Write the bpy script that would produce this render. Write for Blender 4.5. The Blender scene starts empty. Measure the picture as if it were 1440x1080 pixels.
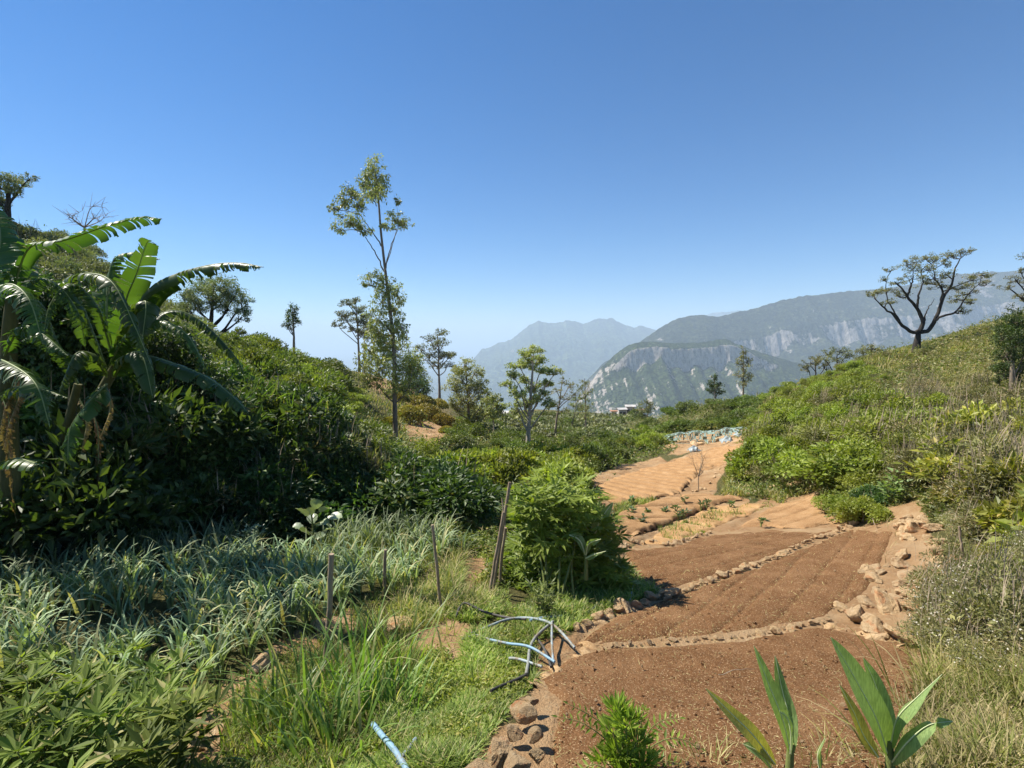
import bpy, math, random
import numpy as np
from mathutils import Vector, Matrix

random.seed(11)
RNG = np.random.default_rng(11)
SC = bpy.context.scene
COL = SC.collection
FPX = 720.0                      # focal length in photo pixels (1440 wide)
PT = math.atan(60 / 720.0)       # the camera looks this much below the horizontal
CT, ST = math.cos(PT), math.sin(PT)
A = np.asarray

def q_of(py):
    s = (540.0 - A(py, float)) / FPX
    return (-ST + s * CT) / (CT + s * ST)

def W(px, py, Y):
    """world point seen at photo pixel px,py at forward distance Y"""
    s = (540.0 - py) / FPX
    c = CT + s * ST
    return np.array([(px - 720.0) / FPX / c * Y, Y, (-ST + s * CT) / c * Y])

def pix(x, y, z):
    c = y * CT - z * ST
    u = y * ST + z * CT
    return 720 + FPX * x / c, 540 - FPX * u / c

# ---------------------------------------------------------------- noise
def _h(ix, iy, seed):
    n = (ix * 374761393 + iy * 668265263 + seed * 2147483647) & 0xFFFFFFFF
    n = ((n ^ (n >> 13)) * 1274126177) & 0xFFFFFFFF
    n = (n ^ (n >> 16)) & 0xFFFF
    return n / 65535.0

def vnoise(x, y, seed=0):
    x = A(x, float); y = A(y, float)
    fx = np.floor(x); fy = np.floor(y)
    ix = fx.astype(np.int64); iy = fy.astype(np.int64)
    tx = x - fx; ty = y - fy
    tx = tx * tx * (3 - 2 * tx); ty = ty * ty * (3 - 2 * ty)
    a = _h(ix, iy, seed); b = _h(ix + 1, iy, seed)
    c = _h(ix, iy + 1, seed); d = _h(ix + 1, iy + 1, seed)
    return (a + (b - a) * tx) * (1 - ty) + (c + (d - c) * tx) * ty

def fbm(x, y, seed=0, oct=4, gain=.5):
    v = 0; a = 1; s = 0
    for k in range(oct):
        v = v + a * (vnoise(x * 2 ** k + 17.3 * k, y * 2 ** k - 9.1 * k, seed + k) - .5)
        s += a; a *= gain
    return v / s * 2

def inpoly(px, py, poly):
    px = A(px, float); py = A(py, float)
    ins = np.zeros(px.shape, bool)
    n = len(poly)
    for i in range(n):
        x0, y0 = poly[i]; x1, y1 = poly[(i + 1) % n]
        if y0 == y1: continue
        c = ((y0 > py) != (y1 > py)) & (px < (x1 - x0) * (py - y0) / (y1 - y0) + x0)
        ins ^= c
    return ins

def polydist(px, py, poly):
    """signed distance in pixels, positive inside"""
    px = A(px, float); py = A(py, float)
    d = np.full(px.shape, 1e9)
    n = len(poly)
    for i in range(n):
        x0, y0 = poly[i]; x1, y1 = poly[(i + 1) % n]
        dx, dy = x1 - x0, y1 - y0
        t = np.clip(((px - x0) * dx + (py - y0) * dy) / (dx * dx + dy * dy + 1e-9), 0, 1)
        d = np.minimum(d, np.hypot(px - x0 - t * dx, py - y0 - t * dy))
    return np.where(inpoly(px, py, poly), d, -d)

# ---------------------------------------------------------------- the lie of the land
COLS = {
 -1300: [(1.5,1150),(3,1040),(5,800),(8,560),(14,380),(25,250),(45,190)],
 -400: [(2,1090),(3.2,1010),(4.6,900),(5.8,790),(8,620),(11,480),(16,390),(24,320),(34,270),(45,250)],
 0:   [(2.6,1080),(3.6,1000),(4.7,900),(5.4,850),(6.5,800),(7.6,740),(8.6,640),(11,540),(15,460),(20,400),(28,350),(38,318),(45,308)],
 100: [(2.6,1080),(3.6,1000),(4.7,900),(5.4,850),(6.4,800),(7.0,780),(7.9,735),(8.6,640),(10,565),(14,510),(19,460),(26,415),(36,365),(45,345)],
 250: [(2.6,1080),(3.6,1000),(4.7,900),(5.4,850),(6.4,800),(7.1,775),(8.2,742),(8.9,650),(9.6,590),(12.5,550),(16,515),(22,485),(30,465),(42,450)],
 350: [(2.6,1080),(3.8,970),(4.9,890),(6.5,800),(7.6,765),(8.8,742),(9.5,660),(10.2,605),(12.2,572),(15,545),(20,522),(28,505),(36,492),(46,485)],
 420: [(2.6,1080),(3.9,960),(5.0,880),(6.6,800),(7.8,770),(9.2,748),(9.9,680),(10.7,625),(12.6,592),(16,568),(21,548),(28,530),(38,512),(50,498)],
 490: [(2.6,1080),(3.9,960),(5.0,880),(6.7,800),(8,768),(9.8,740),(10.6,690),(11.6,655),(14,625),(19,602),(26,580),(36,556),(46,530),(60,515)],
 560: [(2.6,1080),(3.8,960),(5,880),(6.8,800),(8.2,763),(10,738),(11.2,705),(12.4,680),(15,660),(21,640),(29,622),(36,606),(40,590),(48,568),(65,540)],
 640: [(2.5,1080),(3.7,960),(4.9,880),(6.7,800),(8.2,762),(12,702),(18,665),(28,638),(38,615),(46,600),(56,588),(75,575)],
 720: [(2.5,1080),(3.6,960),(4.8,880),(5.7,842),(8,770),(12,705),(18,668),(25,646),(38,626),(60,606),(110,586),(165,574)],
 800: [(2.5,1080),(3.5,960),(4.5,895),(5.8,840),(8,770),(11,720),(14,692),(18,672),(25,652),(36,634),(55,616),(85,602),(130,589),(175,581)],
 900: [(2.4,1080),(3.2,990),(4.3,915),(5.2,868),(6.3,820),(8,770),(10.5,740),(13,710),(17.5,682),(23,658),(32,637),(43,622),(65,607),(100,594),(155,583)],
 1000:[(2.4,1080),(3.1,1000),(4.2,920),(5.0,875),(6.3,822),(8,772),(10.5,740),(13,710),(17,683),(23,654),(34,621),(40,608),(50,592),(66,576),(85,566)],
 1100:[(2.35,1080),(3.05,1000),(4.5,900),(5.8,838),(7.6,780),(9.5,745),(12,715),(14,692),(16,668),(19,643),(24,612),(33,582),(45,560),(58,548)],
 1200:[(2.3,1080),(3.0,1000),(4.5,900),(6.2,820),(8.3,760),(9.5,735),(10.4,718),(11.4,700),(13,668),(16,630),(20,590),(27,550),(35,526),(46,510)],
 1300:[(2.2,1080),(2.9,1000),(4.3,900),(5.6,830),(7.2,765),(8.6,715),(10,680),(13,632),(17,590),(25,545),(33,515),(45,490),(52,480)],
 1440:[(2.1,1080),(2.6,1000),(3.6,900),(5,800),(7,705),(10,625),(15,563),(22,520),(30,485),(40,455),(52,440)],
 1900:[(1.8,1080),(2.4,1000),(3.4,860),(5,740),(8,610),(14,500),(24,420),(40,370),(55,350)],
 2700:[(1.6,1080),(2.4,960),(3.4,800),(5,690),(8,580),(14,470),(24,380),(40,330),(55,310)],
}
PXG = np.arange(-1300, 2701, 10.0)
LYG = np.linspace(math.log(.8), math.log(2600), 330)
def _table():
    cols = sorted(COLS)
    Z = []
    for c in cols:
        pts = [(y, y * float(q_of(p))) for y, p in COLS[c]]
        y0, z0 = pts[0]
        pts = [(.8, -1.66), (1.4, -1.7 + .35 * (z0 + 1.7))] + pts
        yc, zc = pts[-1]
        pts += [(yc * 1.12, zc - .01 * yc), (yc * 1.35, zc - .10 * yc), (yc * 2, zc - .35 * yc), (600, min(-150, zc - 160)), (2600, -712)]
        ly = [math.log(p[0]) for p in pts]; z = [p[1] for p in pts]
        Z.append(np.interp(LYG, ly, z))
    Z = np.array(Z)
    T = np.array([np.interp(PXG, cols, Z[:, j]) for j in range(len(LYG))]).T
    for _ in range(3):
        P = np.pad(T, ((2, 2), (0, 0)), mode='edge'); T = (P[:-4] + 2 * P[1:-3] + 3 * P[2:-2] + 2 * P[3:-1] + P[4:]) / 9
        P = np.pad(T, ((0, 0), (1, 1)), mode='edge'); T = (P[:, :-2] + 2 * P[:, 1:-1] + P[:, 2:]) / 4
    return T
ZT = _table()

def _lk(px, y):
    fx = np.clip((px - PXG[0]) / 10.0, 0, len(PXG) - 1.001)
    fy = np.clip((np.log(np.maximum(y, .8)) - LYG[0]) / (LYG[1] - LYG[0]), 0, len(LYG) - 1.001)
    i = fx.astype(int); j = fy.astype(int); a = fx - i; b = fy - j
    return (ZT[i, j] * (1 - a) + ZT[i + 1, j] * a) * (1 - b) + (ZT[i, j + 1] * (1 - a) + ZT[i + 1, j + 1] * a) * b

def H0(x, y):
    x = A(x, float); y = A(y, float)
    yy = np.maximum(y, 1.5)
    px = 720 + 720 * x / yy
    z = _lk(px, y)
    for _ in range(3):
        c = yy * CT - z * ST * np.minimum(1, np.maximum(y, 0) / 1.5)
        px = 720 + 720 * x / c
        z = _lk(px, y)
    return z

# plots of bare, dug soil: outlines as seen from the path
PLOTS = {
 'near': [(752,958),(800,925),(842,912),(945,908),(1062,896),(1150,880),(1215,893),(1282,905),(1292,960),(1275,1010),(1262,1120),(776,1120),(778,1040),(790,985)],
 'middle': [(803,912),(835,885),(880,862),(950,838),(1078,790),(1200,742),(1258,748),(1240,790),(1215,838),(1160,868),(1062,886),(945,900),(860,906)],
 'far_left': [(872,772),(940,768),(1005,750),(1080,744),(1140,748),(1192,740),(1075,786),(958,826),(938,832),(905,818),(882,790)],
 'upper_right': [(1040,742),(1080,716),(1150,696),(1162,725),(1190,735),(1130,745),(1080,742)],
 'pale_strip': [(900,766),(938,744),(1000,712),(1082,708),(1060,722),(1000,746),(935,766)],
 'seedling': [(864,756),(862,726),(924,706),(969,697),(1050,702),(1010,710),(942,738),(915,748),(880,758)],
 'furrowed': [(824,690),(880,668),(942,650),(1000,632),(1047,625),(1044,645),(1010,655),(980,668),(958,695),(922,702),(873,711),(838,700)],
}
BARE = [  # poly, strength : worn, rocky or cut earth outside the plots
 [(1195,728),(1290,705),(1320,780),(1400,790),(1400,850),(1320,870),(1300,905),(1200,895),(1150,885),(1215,840),(1245,790),(1262,750)],
 [(575,622),(570,606),(640,602),(643,612),(610,620)],
 [(596,652),(594,636),(618,640),(622,662),(604,668)],
 [(940,640),(975,612),(1030,610),(1052,622),(1010,634)],
 [(1095,668),(1130,664),(1132,684),(1100,684)],
 [(960,695),(985,660),(1015,650),(1012,690),(985,700)],
 [(1020,712),(1160,690),(1165,715),(1070,745),(1000,750)],
 [(815,670),(880,655),(930,640),(940,655),(880,668),(830,690)],
 [(560,905),(610,860),(640,870),(680,880),(660,930),(600,920)],
 [(240,1080),(260,1020),(330,950),(400,900),(460,865),(500,850),(505,880),(400,930),(330,990),(300,1080)],
 [(640,790),(690,770),(700,800),(660,860),(640,850)],
 [(640,1090),(690,1020),(770,1000),(790,1090)],
 [(785,900),(835,875),(940,835),(1190,735),(1260,740),(1200,752),(950,845),(850,890),(800,925),(750,975)],
 [(520,545),(512,505),(560,540),(600,560),(590,575)],
 [(930,630),(955,608),(1000,600),(1052,598),(1058,625),(1000,622)],
 [(738,895),(765,884),(792,880),(805,925),(790,950),(745,962)],
 [(688,606),(730,600),(765,602),(760,607),(700,613)],
 [(695,622),(745,616),(775,618),(770,624),(700,630)],
 [(690,590),(740,586),(780,588),(775,592),(695,595)],
 [(770,598),(830,594),(850,597),(800,603)],
 [(672,640),(700,634),(735,636),(720,642)],
 [(780,630),(820,622),(835,625),(800,636)],
 [(735,968),(790,950),(800,1100),(735,1100)],
 [(560,600),(590,588),(650,600),(655,618),(600,628)],
 [(690,590),(700,572),(720,572),(730,590)],
 [(862,585),(862,577),(915,577),(915,585)],
]
def bare_w(px, py):
    w = np.zeros(np.shape(px))
    k = np.clip((py - 540) / 250, .25, 1.3)
    nx = px + 16 * k * fbm(px / 22, py / 22, 61, 3); ny = py + 16 * k * fbm(px / 22, py / 22, 67, 3)
    for p in BARE: w = np.maximum(w, np.clip(polydist(nx, ny, p) / (20 * k) + .5, 0, 1))
    for p in PLOTS.values(): w = np.maximum(w, np.clip(polydist(nx, ny, p) / (12 * k) + 1.0, 0, 1))
    return w
def plot_w(px, py):
    w = np.zeros(np.shape(px))
    for p in PLOTS.values(): w = np.maximum(w, np.clip(polydist(px, py, p) / 5 + 1, 0, 1))
    return w

def H(x, y):
    """ground height with its unevenness"""
    x = A(x, float); y = A(y, float)
    z = H0(x, y)
    px, py = pix(x, np.maximum(y, .5), z)
    k = 1 - .93 * plot_w(px, py)
    r = np.hypot(x, y)
    amp = np.clip(r / 60, .05, 1.2)
    n = fbm(x * .55, y * .55, 3, 3) * .16 * np.clip(r / 12, .35, 1) + fbm(x * .09, y * .09, 8, 3) * amp * .8 * np.clip((r - 14) / 20, 0, 1)
    n = n + fbm(x * 4, y * 4, 21, 2) * .03
    return z + n * k

# ground hit by pixel
HPX = np.arange(-420, 1861, 4.0)
HYS = np.exp(np.linspace(math.log(1.2), math.log(220), 620))
def _hits():
    X = np.zeros((len(HPX), len(HYS))); 
    z = np.full(X.shape, 0.) - .3 * HYS[None]
    for _ in range(4):
        c = HYS[None] * CT - z * ST
        X = (HPX[:, None] - 720) / 720 * c
        z = H0(X, np.broadcast_to(HYS[None], X.shape))
    px, py = pix(X, HYS[None], z)
    return np.minimum.accumulate(py, axis=1)
HPY = _hits()
def hitY(px, py):
    px = A(px, float).ravel(); py = A(py, float).ravel()
    i = np.clip(((px + 420) / 4).astype(int), 0, len(HPX) - 1)
    out = np.empty(len(px))
    for k in range(len(px)):
        row = HPY[i[k]]
        j = np.searchsorted(-row, -py[k])
        if j >= len(row): out[k] = np.nan; continue
        if j == 0: out[k] = HYS[0]; continue
        a, b = row[j - 1], row[j]
        t = (a - py[k]) / (a - b) if a > b else 1
        out[k] = HYS[j - 1] * (1 - t) + HYS[j] * t
        if out[k] - HYS[j-1] > 20: out[k] = np.nan
    return out
def Gs(px, py):
    """ground points for arrays of photo pixels (those that meet the ground)"""
    px = A(px, float).ravel(); py = A(py, float).ravel()
    Y = hitY(px, py)
    ok = ~np.isnan(Y)
    px, py, Y = px[ok], py[ok], Y[ok]
    s = (540 - py) / 720
    x = (px - 720) / 720 / (CT + s * ST) * Y
    return np.stack([x, Y, H(x, Y)], 1)
def G(px, py):
    g = Gs([px], [py])
    return g[0]
def sample(poly, n, rng=None):
    rng = rng or RNG
    P = A(poly, float); lo = P.min(0); hi = P.max(0); out = []
    tot = 0
    while tot < n:
        m = int(n * 1.6) + 16
        p = rng.uniform(lo, hi, (m, 2))
        p = p[inpoly(p[:, 0], p[:, 1], poly)]
        out.append(p); tot += len(p)
    p = np.concatenate(out)[:n]
    return Gs(p[:, 0], p[:, 1])

# ---------------------------------------------------------------- mesh building
class MB:
    def __init__(s): s.V = []; s.T = []; s.n = 0
    def add(s, V, F, mat=0, rnd=None, smooth=False):
        V = A(V, float).reshape(-1, 3); F = A(F, int)
        if len(F) == 0: return
        if rnd is None: rnd = RNG.random(len(F))
        rnd = np.broadcast_to(A(rnd, float), (len(F),))
        s.T.append((F + s.n, mat, rnd, smooth)); s.V.append(V); s.n += len(V)
    def merge(s, o, M=None, mats=None):
        V = np.concatenate(o.V)
        if M is not None: V = V @ M[:3, :3].T + M[:3, 3]
        for F, m, r, sm in o.T: s.T.append((F + s.n, m if mats is None else mats, r, sm))
        s.V.append(V); s.n += len(V)
    def mesh(s, name, mats):
        V = np.concatenate(s.V)
        me = bpy.data.meshes.new(name)
        me.vertices.add(len(V)); me.vertices.foreach_set('co', V.astype(np.float32).ravel())
        li = np.concatenate([F.ravel() for F, _, _, _ in s.T])
        lt = np.concatenate([np.full(len(F), F.shape[1]) for F, _, _, _ in s.T])
        me.loops.add(len(li)); me.loops.foreach_set('vertex_index', li.astype(np.int32))
        me.polygons.add(len(lt))
        st = np.concatenate([[0], np.cumsum(lt)[:-1]])
        me.polygons.foreach_set('loop_start', st.astype(np.int32))
        me.polygons.foreach_set('loop_total', lt.astype(np.int32))
        me.polygons.foreach_set('material_index', np.concatenate([np.full(len(F), m) for F, m, _, _ in s.T]).astype(np.int32))
        me.polygons.foreach_set('use_smooth', np.concatenate([np.full(len(F), sm) for F, _, _, sm in s.T]))
        a = me.attributes.new('rnd', 'FLOAT', 'FACE')
        a.data.foreach_set('value', np.concatenate([r for _, _, r, _ in s.T]).astype(np.float32))
        for m in (mats if isinstance(mats, (list, tuple)) else [mats]): me.materials.append(m)
        me.update(calc_edges=True)
        return me
    def build(s, name, mats, parent=None, loc=None):
        o = bpy.data.objects.new(name, s.mesh(name, mats)); COL.objects.link(o)
        if parent is not None: o.parent = parent
        if loc is not None: o.location = loc
        return o

def tag(o, label=None, cat=None, group=None, kind=None):
    if label: o['label'] = label
    if cat: o['category'] = cat
    if group: o['group'] = group
    if kind: o['kind'] = kind
    return o
def empty(name, loc, label, cat, group=None):
    o = bpy.data.objects.new(name, None); COL.objects.link(o); o.location = loc
    o.empty_display_size = .2
    return tag(o, label, cat, group)
def copy_thing(src, loc, rz=0, sc=1, label=None, rx=0, ry=0):
    r = src.copy(); COL.objects.link(r); r.location = loc
    r.rotation_euler = (rx, ry, rz); r.scale = (sc, sc, sc) if np.isscalar(sc) else sc
    if label: r['label'] = label
    for ch in list(src.children):
        c = ch.copy(); COL.objects.link(c); c.parent = r
        for g in ch.children:
            d = g.copy(); COL.objects.link(d); d.parent = c
    return r

def unit(v): return v / (np.linalg.norm(v, axis=-1, keepdims=True) + 1e-12)

def leaves(C, ax, nr, L, Wd, fold=.25):
    """N pointed leaves, each two triangles folded along the midrib"""
    N = len(C); ax = unit(ax); side = unit(np.cross(nr, ax)); nn = np.cross(ax, side)
    L = np.broadcast_to(A(L, float), (N,))[:, None]; Wd = np.broadcast_to(A(Wd, float), (N,))[:, None]
    b = C; tip = C + ax * L
    m = C + ax * L * .42
    l = m + side * Wd * .5 + nn * Wd * fold; r = m - side * Wd * .5 + nn * Wd * fold
    V = np.stack([b, l, tip, r], 1).reshape(-1, 3)
    i = np.arange(N)[:, None] * 4
    F = np.concatenate([i + [[0, 2, 1]], i + [[0, 3, 2]]], 0)
    return V, F
def addleaves(mb, C, ax, nr, L, Wd, fold=.25, mat=0, rnd=None):
    V, F = leaves(C, ax, nr, L, Wd, fold)
    r = RNG.random(len(C)) if rnd is None else np.broadcast_to(rnd, (len(C),))
    mb.add(V, F, mat, np.concatenate([r, r]))

def blades(base, az, L, Wd, l0, l1, S=3, tipw=.08, pw=1.3, keel=.0):
    """N curved ribbons rising from base; l0,l1 lean from vertical at foot and tip"""
    N = len(base); t = np.linspace(0, 1, S + 1)
    B = lambda v: np.broadcast_to(A(v, float), (N,))[:, None]
    az, L, Wd, l0, l1 = map(B, (az, L, Wd, l0, l1))
    ph = l0 + (l1 - l0) * ((t[None, :-1] + .5 / S) ** pw)
    st = L / S
    hx = np.concatenate([np.zeros((N, 1)), np.cumsum(np.sin(ph) * st, 1)], 1)
    hz = np.concatenate([np.zeros((N, 1)), np.cumsum(np.cos(ph) * st, 1)], 1)
    P = np.stack([base[:, None, 0] + hx * np.cos(az), base[:, None, 1] + hx * np.sin(az), base[:, None, 2] + hz], 2)
    w = Wd * .5 * np.maximum(tipw, np.minimum(1, .55 + 1.6 * t)[None] * (1 - t[None] ** 2.2))
    sd = np.stack([-np.sin(az), np.cos(az), np.zeros_like(az)], 2)
    V = np.stack([P + sd * w[..., None], P - sd * w[..., None]], 2)   # N,S+1,2,3
    idx = np.arange(N)[:, None] * (2 * (S + 1)) + np.arange(S)[None] * 2
    idx = idx.reshape(-1, 1)
    F = idx + [[0, 1, 3, 2]]
    return V.reshape(-1, 3), F
def addblades(mb, base, az, L, Wd, l0, l1, S=3, mat=0, rnd=None, **k):
    V, F = blades(base, az, L, Wd, l0, l1, S, **k)
    r = RNG.random(len(base)) if rnd is None else np.broadcast_to(rnd, (len(base),))
    mb.add(V, F, mat, np.repeat(r, S))

def tube(P, R, sides=6, cap=True):
    P = A(P, float); n = len(P); R = np.broadcast_to(A(R, float), (n,))
    T = np.gradient(P, axis=0); T = unit(T)
    ref = np.array([0, 0, 1.]) if abs(T[0][2]) < .9 else np.array([1., 0, 0])
    V = []
    u = unit(np.cross(T[0], ref))
    for i in range(n):
        u = unit(u - T[i] * np.dot(u, T[i])); v = np.cross(T[i], u)
        a = np.arange(sides) / sides * 2 * math.pi
        V.append(P[i] + R[i] * (np.cos(a)[:, None] * u + np.sin(a)[:, None] * v))
    V = np.concatenate(V)
    F = []
    for i in range(n - 1):
        for k in range(sides):
            k2 = (k + 1) % sides
            F.append([i * sides + k, i * sides + k2, (i + 1) * sides + k2, (i + 1) * sides + k])
    if cap:
        V = np.concatenate([V, [P[0], P[-1]]]); c0 = n * sides; c1 = c0 + 1
        for k in range(sides):
            k2 = (k + 1) % sides
            F.append([c0, k2, k, k]); F.append([c1, (n - 1) * sides + k, (n - 1) * sides + k2, (n - 1) * sides + k2])
    F = A(F)
    return V, F
def addtube(mb, P, R, sides=6, mat=0, rnd=None, smooth=True):
    V, F = tube(P, R, sides, cap=False)
    if rnd is None: rnd = RNG.random()
    mb.add(V, F, mat, rnd, smooth)
    n = len(P); V = V.reshape(n, sides, 3)
    i = np.arange(sides); 
    for e, s in ((0, -1), (n - 1, 1)):
        VV = np.concatenate([V[e], [A(P[e], float)]])
        FF = np.stack([np.full(sides, sides), i if s > 0 else (i + 1) % sides, (i + 1) % sides if s > 0 else i], 1)
        mb.add(VV, FF, mat, rnd, False)
def curve(P, n=12, wob=0, rng=None):
    """Catmull-Rom through P"""
    P = A(P, float)
    if len(P) == 2: P = np.array([P[0], P[0] * .66 + P[1] * .34, P[0] * .33 + P[1] * .67, P[1]])
    E = np.concatenate([[2 * P[0] - P[1]], P, [2 * P[-1] - P[-2]]]); out = []
    m = len(P) - 1
    for t in np.linspace(0, m - 1e-6, n):
        i = int(t); f = t - i
        a, b, c, d = E[i], E[i + 1], E[i + 2], E[i + 3]
        out.append(.5 * (2 * b + (c - a) * f + (2 * a - 5 * b + 4 * c - d) * f * f + (3 * b - a - 3 * c + d) * f ** 3))
    out = A(out)
    if wob: out[1:-1] += (rng or RNG).normal(0, wob, out[1:-1].shape)
    return out
def rdir(n, rng=None):
    return unit((rng or RNG).normal(0, 1, (n, 3)))
# ---------------------------------------------------------------- materials
class NT:
    def __init__(s, name):
        m = bpy.data.materials.new(name); m.use_nodes = True; s.m = m; s.t = m.node_tree; s.t.nodes.clear()
        s.out = s.n('ShaderNodeOutputMaterial')
    def n(s, t, **k):
        x = s.t.nodes.new(t)
        for a, b in k.items(): setattr(x, a, b)
        return x
    def l(s, a, b): s.t.links.new(a, b)
    def attr(s, name):
        a = s.n('ShaderNodeAttribute', attribute_name=name); return a.outputs['Fac']
    def mix(s, f, a, b, mode='MIX'):
        x = s.n('ShaderNodeMix', data_type='RGBA', blend_type=mode)
        for sock, v in ((x.inputs[0], f), (x.inputs[6], a), (x.inputs[7], b)):
            if hasattr(v, 'links'): s.l(v, sock)
            elif isinstance(v, (int, float)): sock.default_value = v
            else: sock.default_value = (*v, 1)
        return x.outputs[2]
    def noise(s, scale, detail=3, rough=.55, vec=None, out=0):
        x = s.n('ShaderNodeTexNoise'); x.inputs['Scale'].default_value = scale
        x.inputs['Detail'].default_value = detail; x.inputs['Roughness'].default_value = rough
        if vec is not None: s.l(vec, x.inputs['Vector'])
        return x.outputs[out]
    def ramp(s, f, stops):
        x = s.n('ShaderNodeValToRGB'); e = x.color_ramp.elements
        e[0].position = stops[0][0]; e[0].color = (*stops[0][1], 1)
        e[1].position = stops[-1][0]; e[1].color = (*stops[-1][1], 1)
        for p, c in stops[1:-1]:
            q = e.new(p); q.color = (*c, 1)
        s.l(f, x.inputs[0]); return x.outputs[0]
    def sm(s, f, a, b):
        x = s.n('ShaderNodeMapRange', interpolation_type='SMOOTHSTEP'); s.l(f, x.inputs[0])
        x.inputs[1].default_value = a; x.inputs[2].default_value = b; return x.outputs[0]
    def math(s, op, a, b=0):
        x = s.n('ShaderNodeMath', operation=op)
        for i, v in enumerate((a, b)):
            if hasattr(v, 'links'): s.l(v, x.inputs[i])
            else: x.inputs[i].default_value = v
        return x.outputs[0]
    def pos(s): return s.n('ShaderNodeNewGeometry').outputs['Position']
    def obj(s): return s.n('ShaderNodeTexCoord').outputs['Object']
    def bsdf(s, col, rough=.8, spec=.3, bump=None, bs=.3, bd=.02, sub=0, trans=None):
        p = s.n('ShaderNodeBsdfPrincipled')
        if hasattr(col, 'links'): s.l(col, p.inputs['Base Color'])
        else: p.inputs['Base Color'].default_value = (*col, 1)
        if hasattr(rough, 'links'): s.l(rough, p.inputs['Roughness'])
        else: p.inputs['Roughness'].default_value = rough
        p.inputs['Specular IOR Level'].default_value = spec
        if bump is not None:
            b = s.n('ShaderNodeBump'); b.inputs['Strength'].default_value = bs; b.inputs['Distance'].default_value = bd
            s.l(bump, b.inputs['Height']); s.l(b.outputs[0], p.inputs['Normal'])
        o = p.outputs[0]
        if trans:
            tr = s.n('ShaderNodeBsdfTranslucent'); f, tc = trans
            if hasattr(tc, 'links'): s.l(tc, tr.inputs[0])
            else: tr.inputs[0].default_value = (*tc, 1)
            mx = s.n('ShaderNodeMixShader'); mx.inputs[0].default_value = f
            s.l(o, mx.inputs[1]); s.l(tr.outputs[0], mx.inputs[2]); o = mx.outputs[0]
        s.l(o, s.out.inputs[0]); return s.m

def leafmat(name, lo, mid, hi, dry=None, dryp=.93, tr=.32, rough=.5, spec=.45, vary=.35, scale=1.2):
    n = NT(name); r = n.attr('rnd')
    st = [(0, lo), (.45, mid), (.9 if dry is None else dryp - .03, hi)]
    if dry is not None: st.append((dryp, dry))
    c = n.ramp(r, st)
    oi = n.n('ShaderNodeObjectInfo').outputs['Random']
    hs = n.n('ShaderNodeHueSaturation'); n.l(c, hs.inputs['Color'])
    h = n.n('ShaderNodeMapRange'); n.l(oi, h.inputs[0]); h.inputs[3].default_value = .485; h.inputs[4].default_value = .515
    n.l(h.outputs[0], hs.inputs['Hue'])
    nz = n.noise(scale, 2, .5, n.pos())
    v = n.n('ShaderNodeMapRange'); n.l(nz, v.inputs[0]); v.inputs[1].default_value = .3; v.inputs[2].default_value = .7
    v.inputs[3].default_value = 1 - vary; v.inputs[4].default_value = 1 + vary
    v2 = n.n('ShaderNodeMapRange'); n.l(oi, v2.inputs[0]); v2.inputs[3].default_value = .85; v2.inputs[4].default_value = 1.2
    n.l(n.math('MULTIPLY', v.outputs[0], v2.outputs[0]), hs.inputs['Value'])
    col = hs.outputs[0]
    tc = n.mix(1.0, col, (1.5, 1.6, .6), 'MULTIPLY')
    return n.bsdf(col, rough, spec, trans=(tr, tc))

def barkmat(name, a, b, scale=6):
    n = NT(name)
    mp = n.n('ShaderNodeMapping'); n.l(n.obj(), mp.inputs[0]); mp.inputs['Scale'].default_value = (1, 1, .25)
    z = n.noise(scale, 5, .7, mp.outputs[0]); c = n.ramp(z, [(.3, a), (.7, b)])
    return n.bsdf(c, .9, .2, bump=z, bs=.7, bd=.02)

M = {}
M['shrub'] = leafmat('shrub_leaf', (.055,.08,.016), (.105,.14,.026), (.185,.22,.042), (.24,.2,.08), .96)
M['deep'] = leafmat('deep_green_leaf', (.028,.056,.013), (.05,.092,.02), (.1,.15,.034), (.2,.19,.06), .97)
M['lime'] = leafmat('lime_leaf', (.12,.155,.022), (.2,.24,.035), (.3,.33,.06), (.36,.32,.09), .96, tr=.35)
M['olive'] = leafmat('olive_leaf', (.09,.095,.03), (.155,.155,.05), (.25,.235,.085), (.33,.26,.14), .82, tr=.25)
M['yellow'] = leafmat('yellowing_leaf', (.13,.16,.025), (.23,.24,.04), (.36,.33,.06), (.42,.33,.1), .92, tr=.35)
M['dry'] = leafmat('dry_grass', (.22,.18,.08), (.33,.28,.13), (.45,.38,.2), None, tr=.2, rough=.75, spec=.15)
M['grass'] = leafmat('grass_blade', (.1,.15,.022), (.18,.245,.035), (.28,.34,.06), (.42,.36,.16), .86, tr=.35, rough=.55)
M['mixgrass'] = leafmat('rough_grass', (.12,.15,.03), (.2,.22,.05), (.3,.29,.09), (.42,.35,.18), .66, tr=.3, rough=.65, spec=.25)
M['reed'] = leafmat('tall_grass_leaf', (.09,.15,.025), (.15,.23,.045), (.24,.31,.08), (.4,.36,.17), .93, tr=.4, rough=.45)
M['leek'] = leafmat('leek_leaf', (.12,.17,.08), (.21,.28,.14), (.33,.4,.23), (.4,.37,.18), .94, tr=.25, rough=.6, spec=.25)
M['pale'] = leafmat('pale_broad_leaf', (.2,.27,.15), (.3,.38,.22), (.42,.5,.3), None, tr=.2, rough=.4, spec=.6)
M['euc'] = leafmat('gum_leaf', (.14,.16,.05), (.235,.25,.085), (.37,.38,.15), (.27,.2,.09), .92, tr=.28, rough=.45, scale=.3)
M['fartree'] = leafmat('far_tree_leaf', (.09,.115,.045), (.16,.185,.07), (.26,.28,.12), None, tr=.2, rough=.6, scale=.2)
M['banana'] = leafmat('banana_leaf', (.035,.07,.012), (.052,.098,.017), (.075,.125,.025), None, tr=.4, rough=.42, spec=.5, scale=2, vary=.15)
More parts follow.
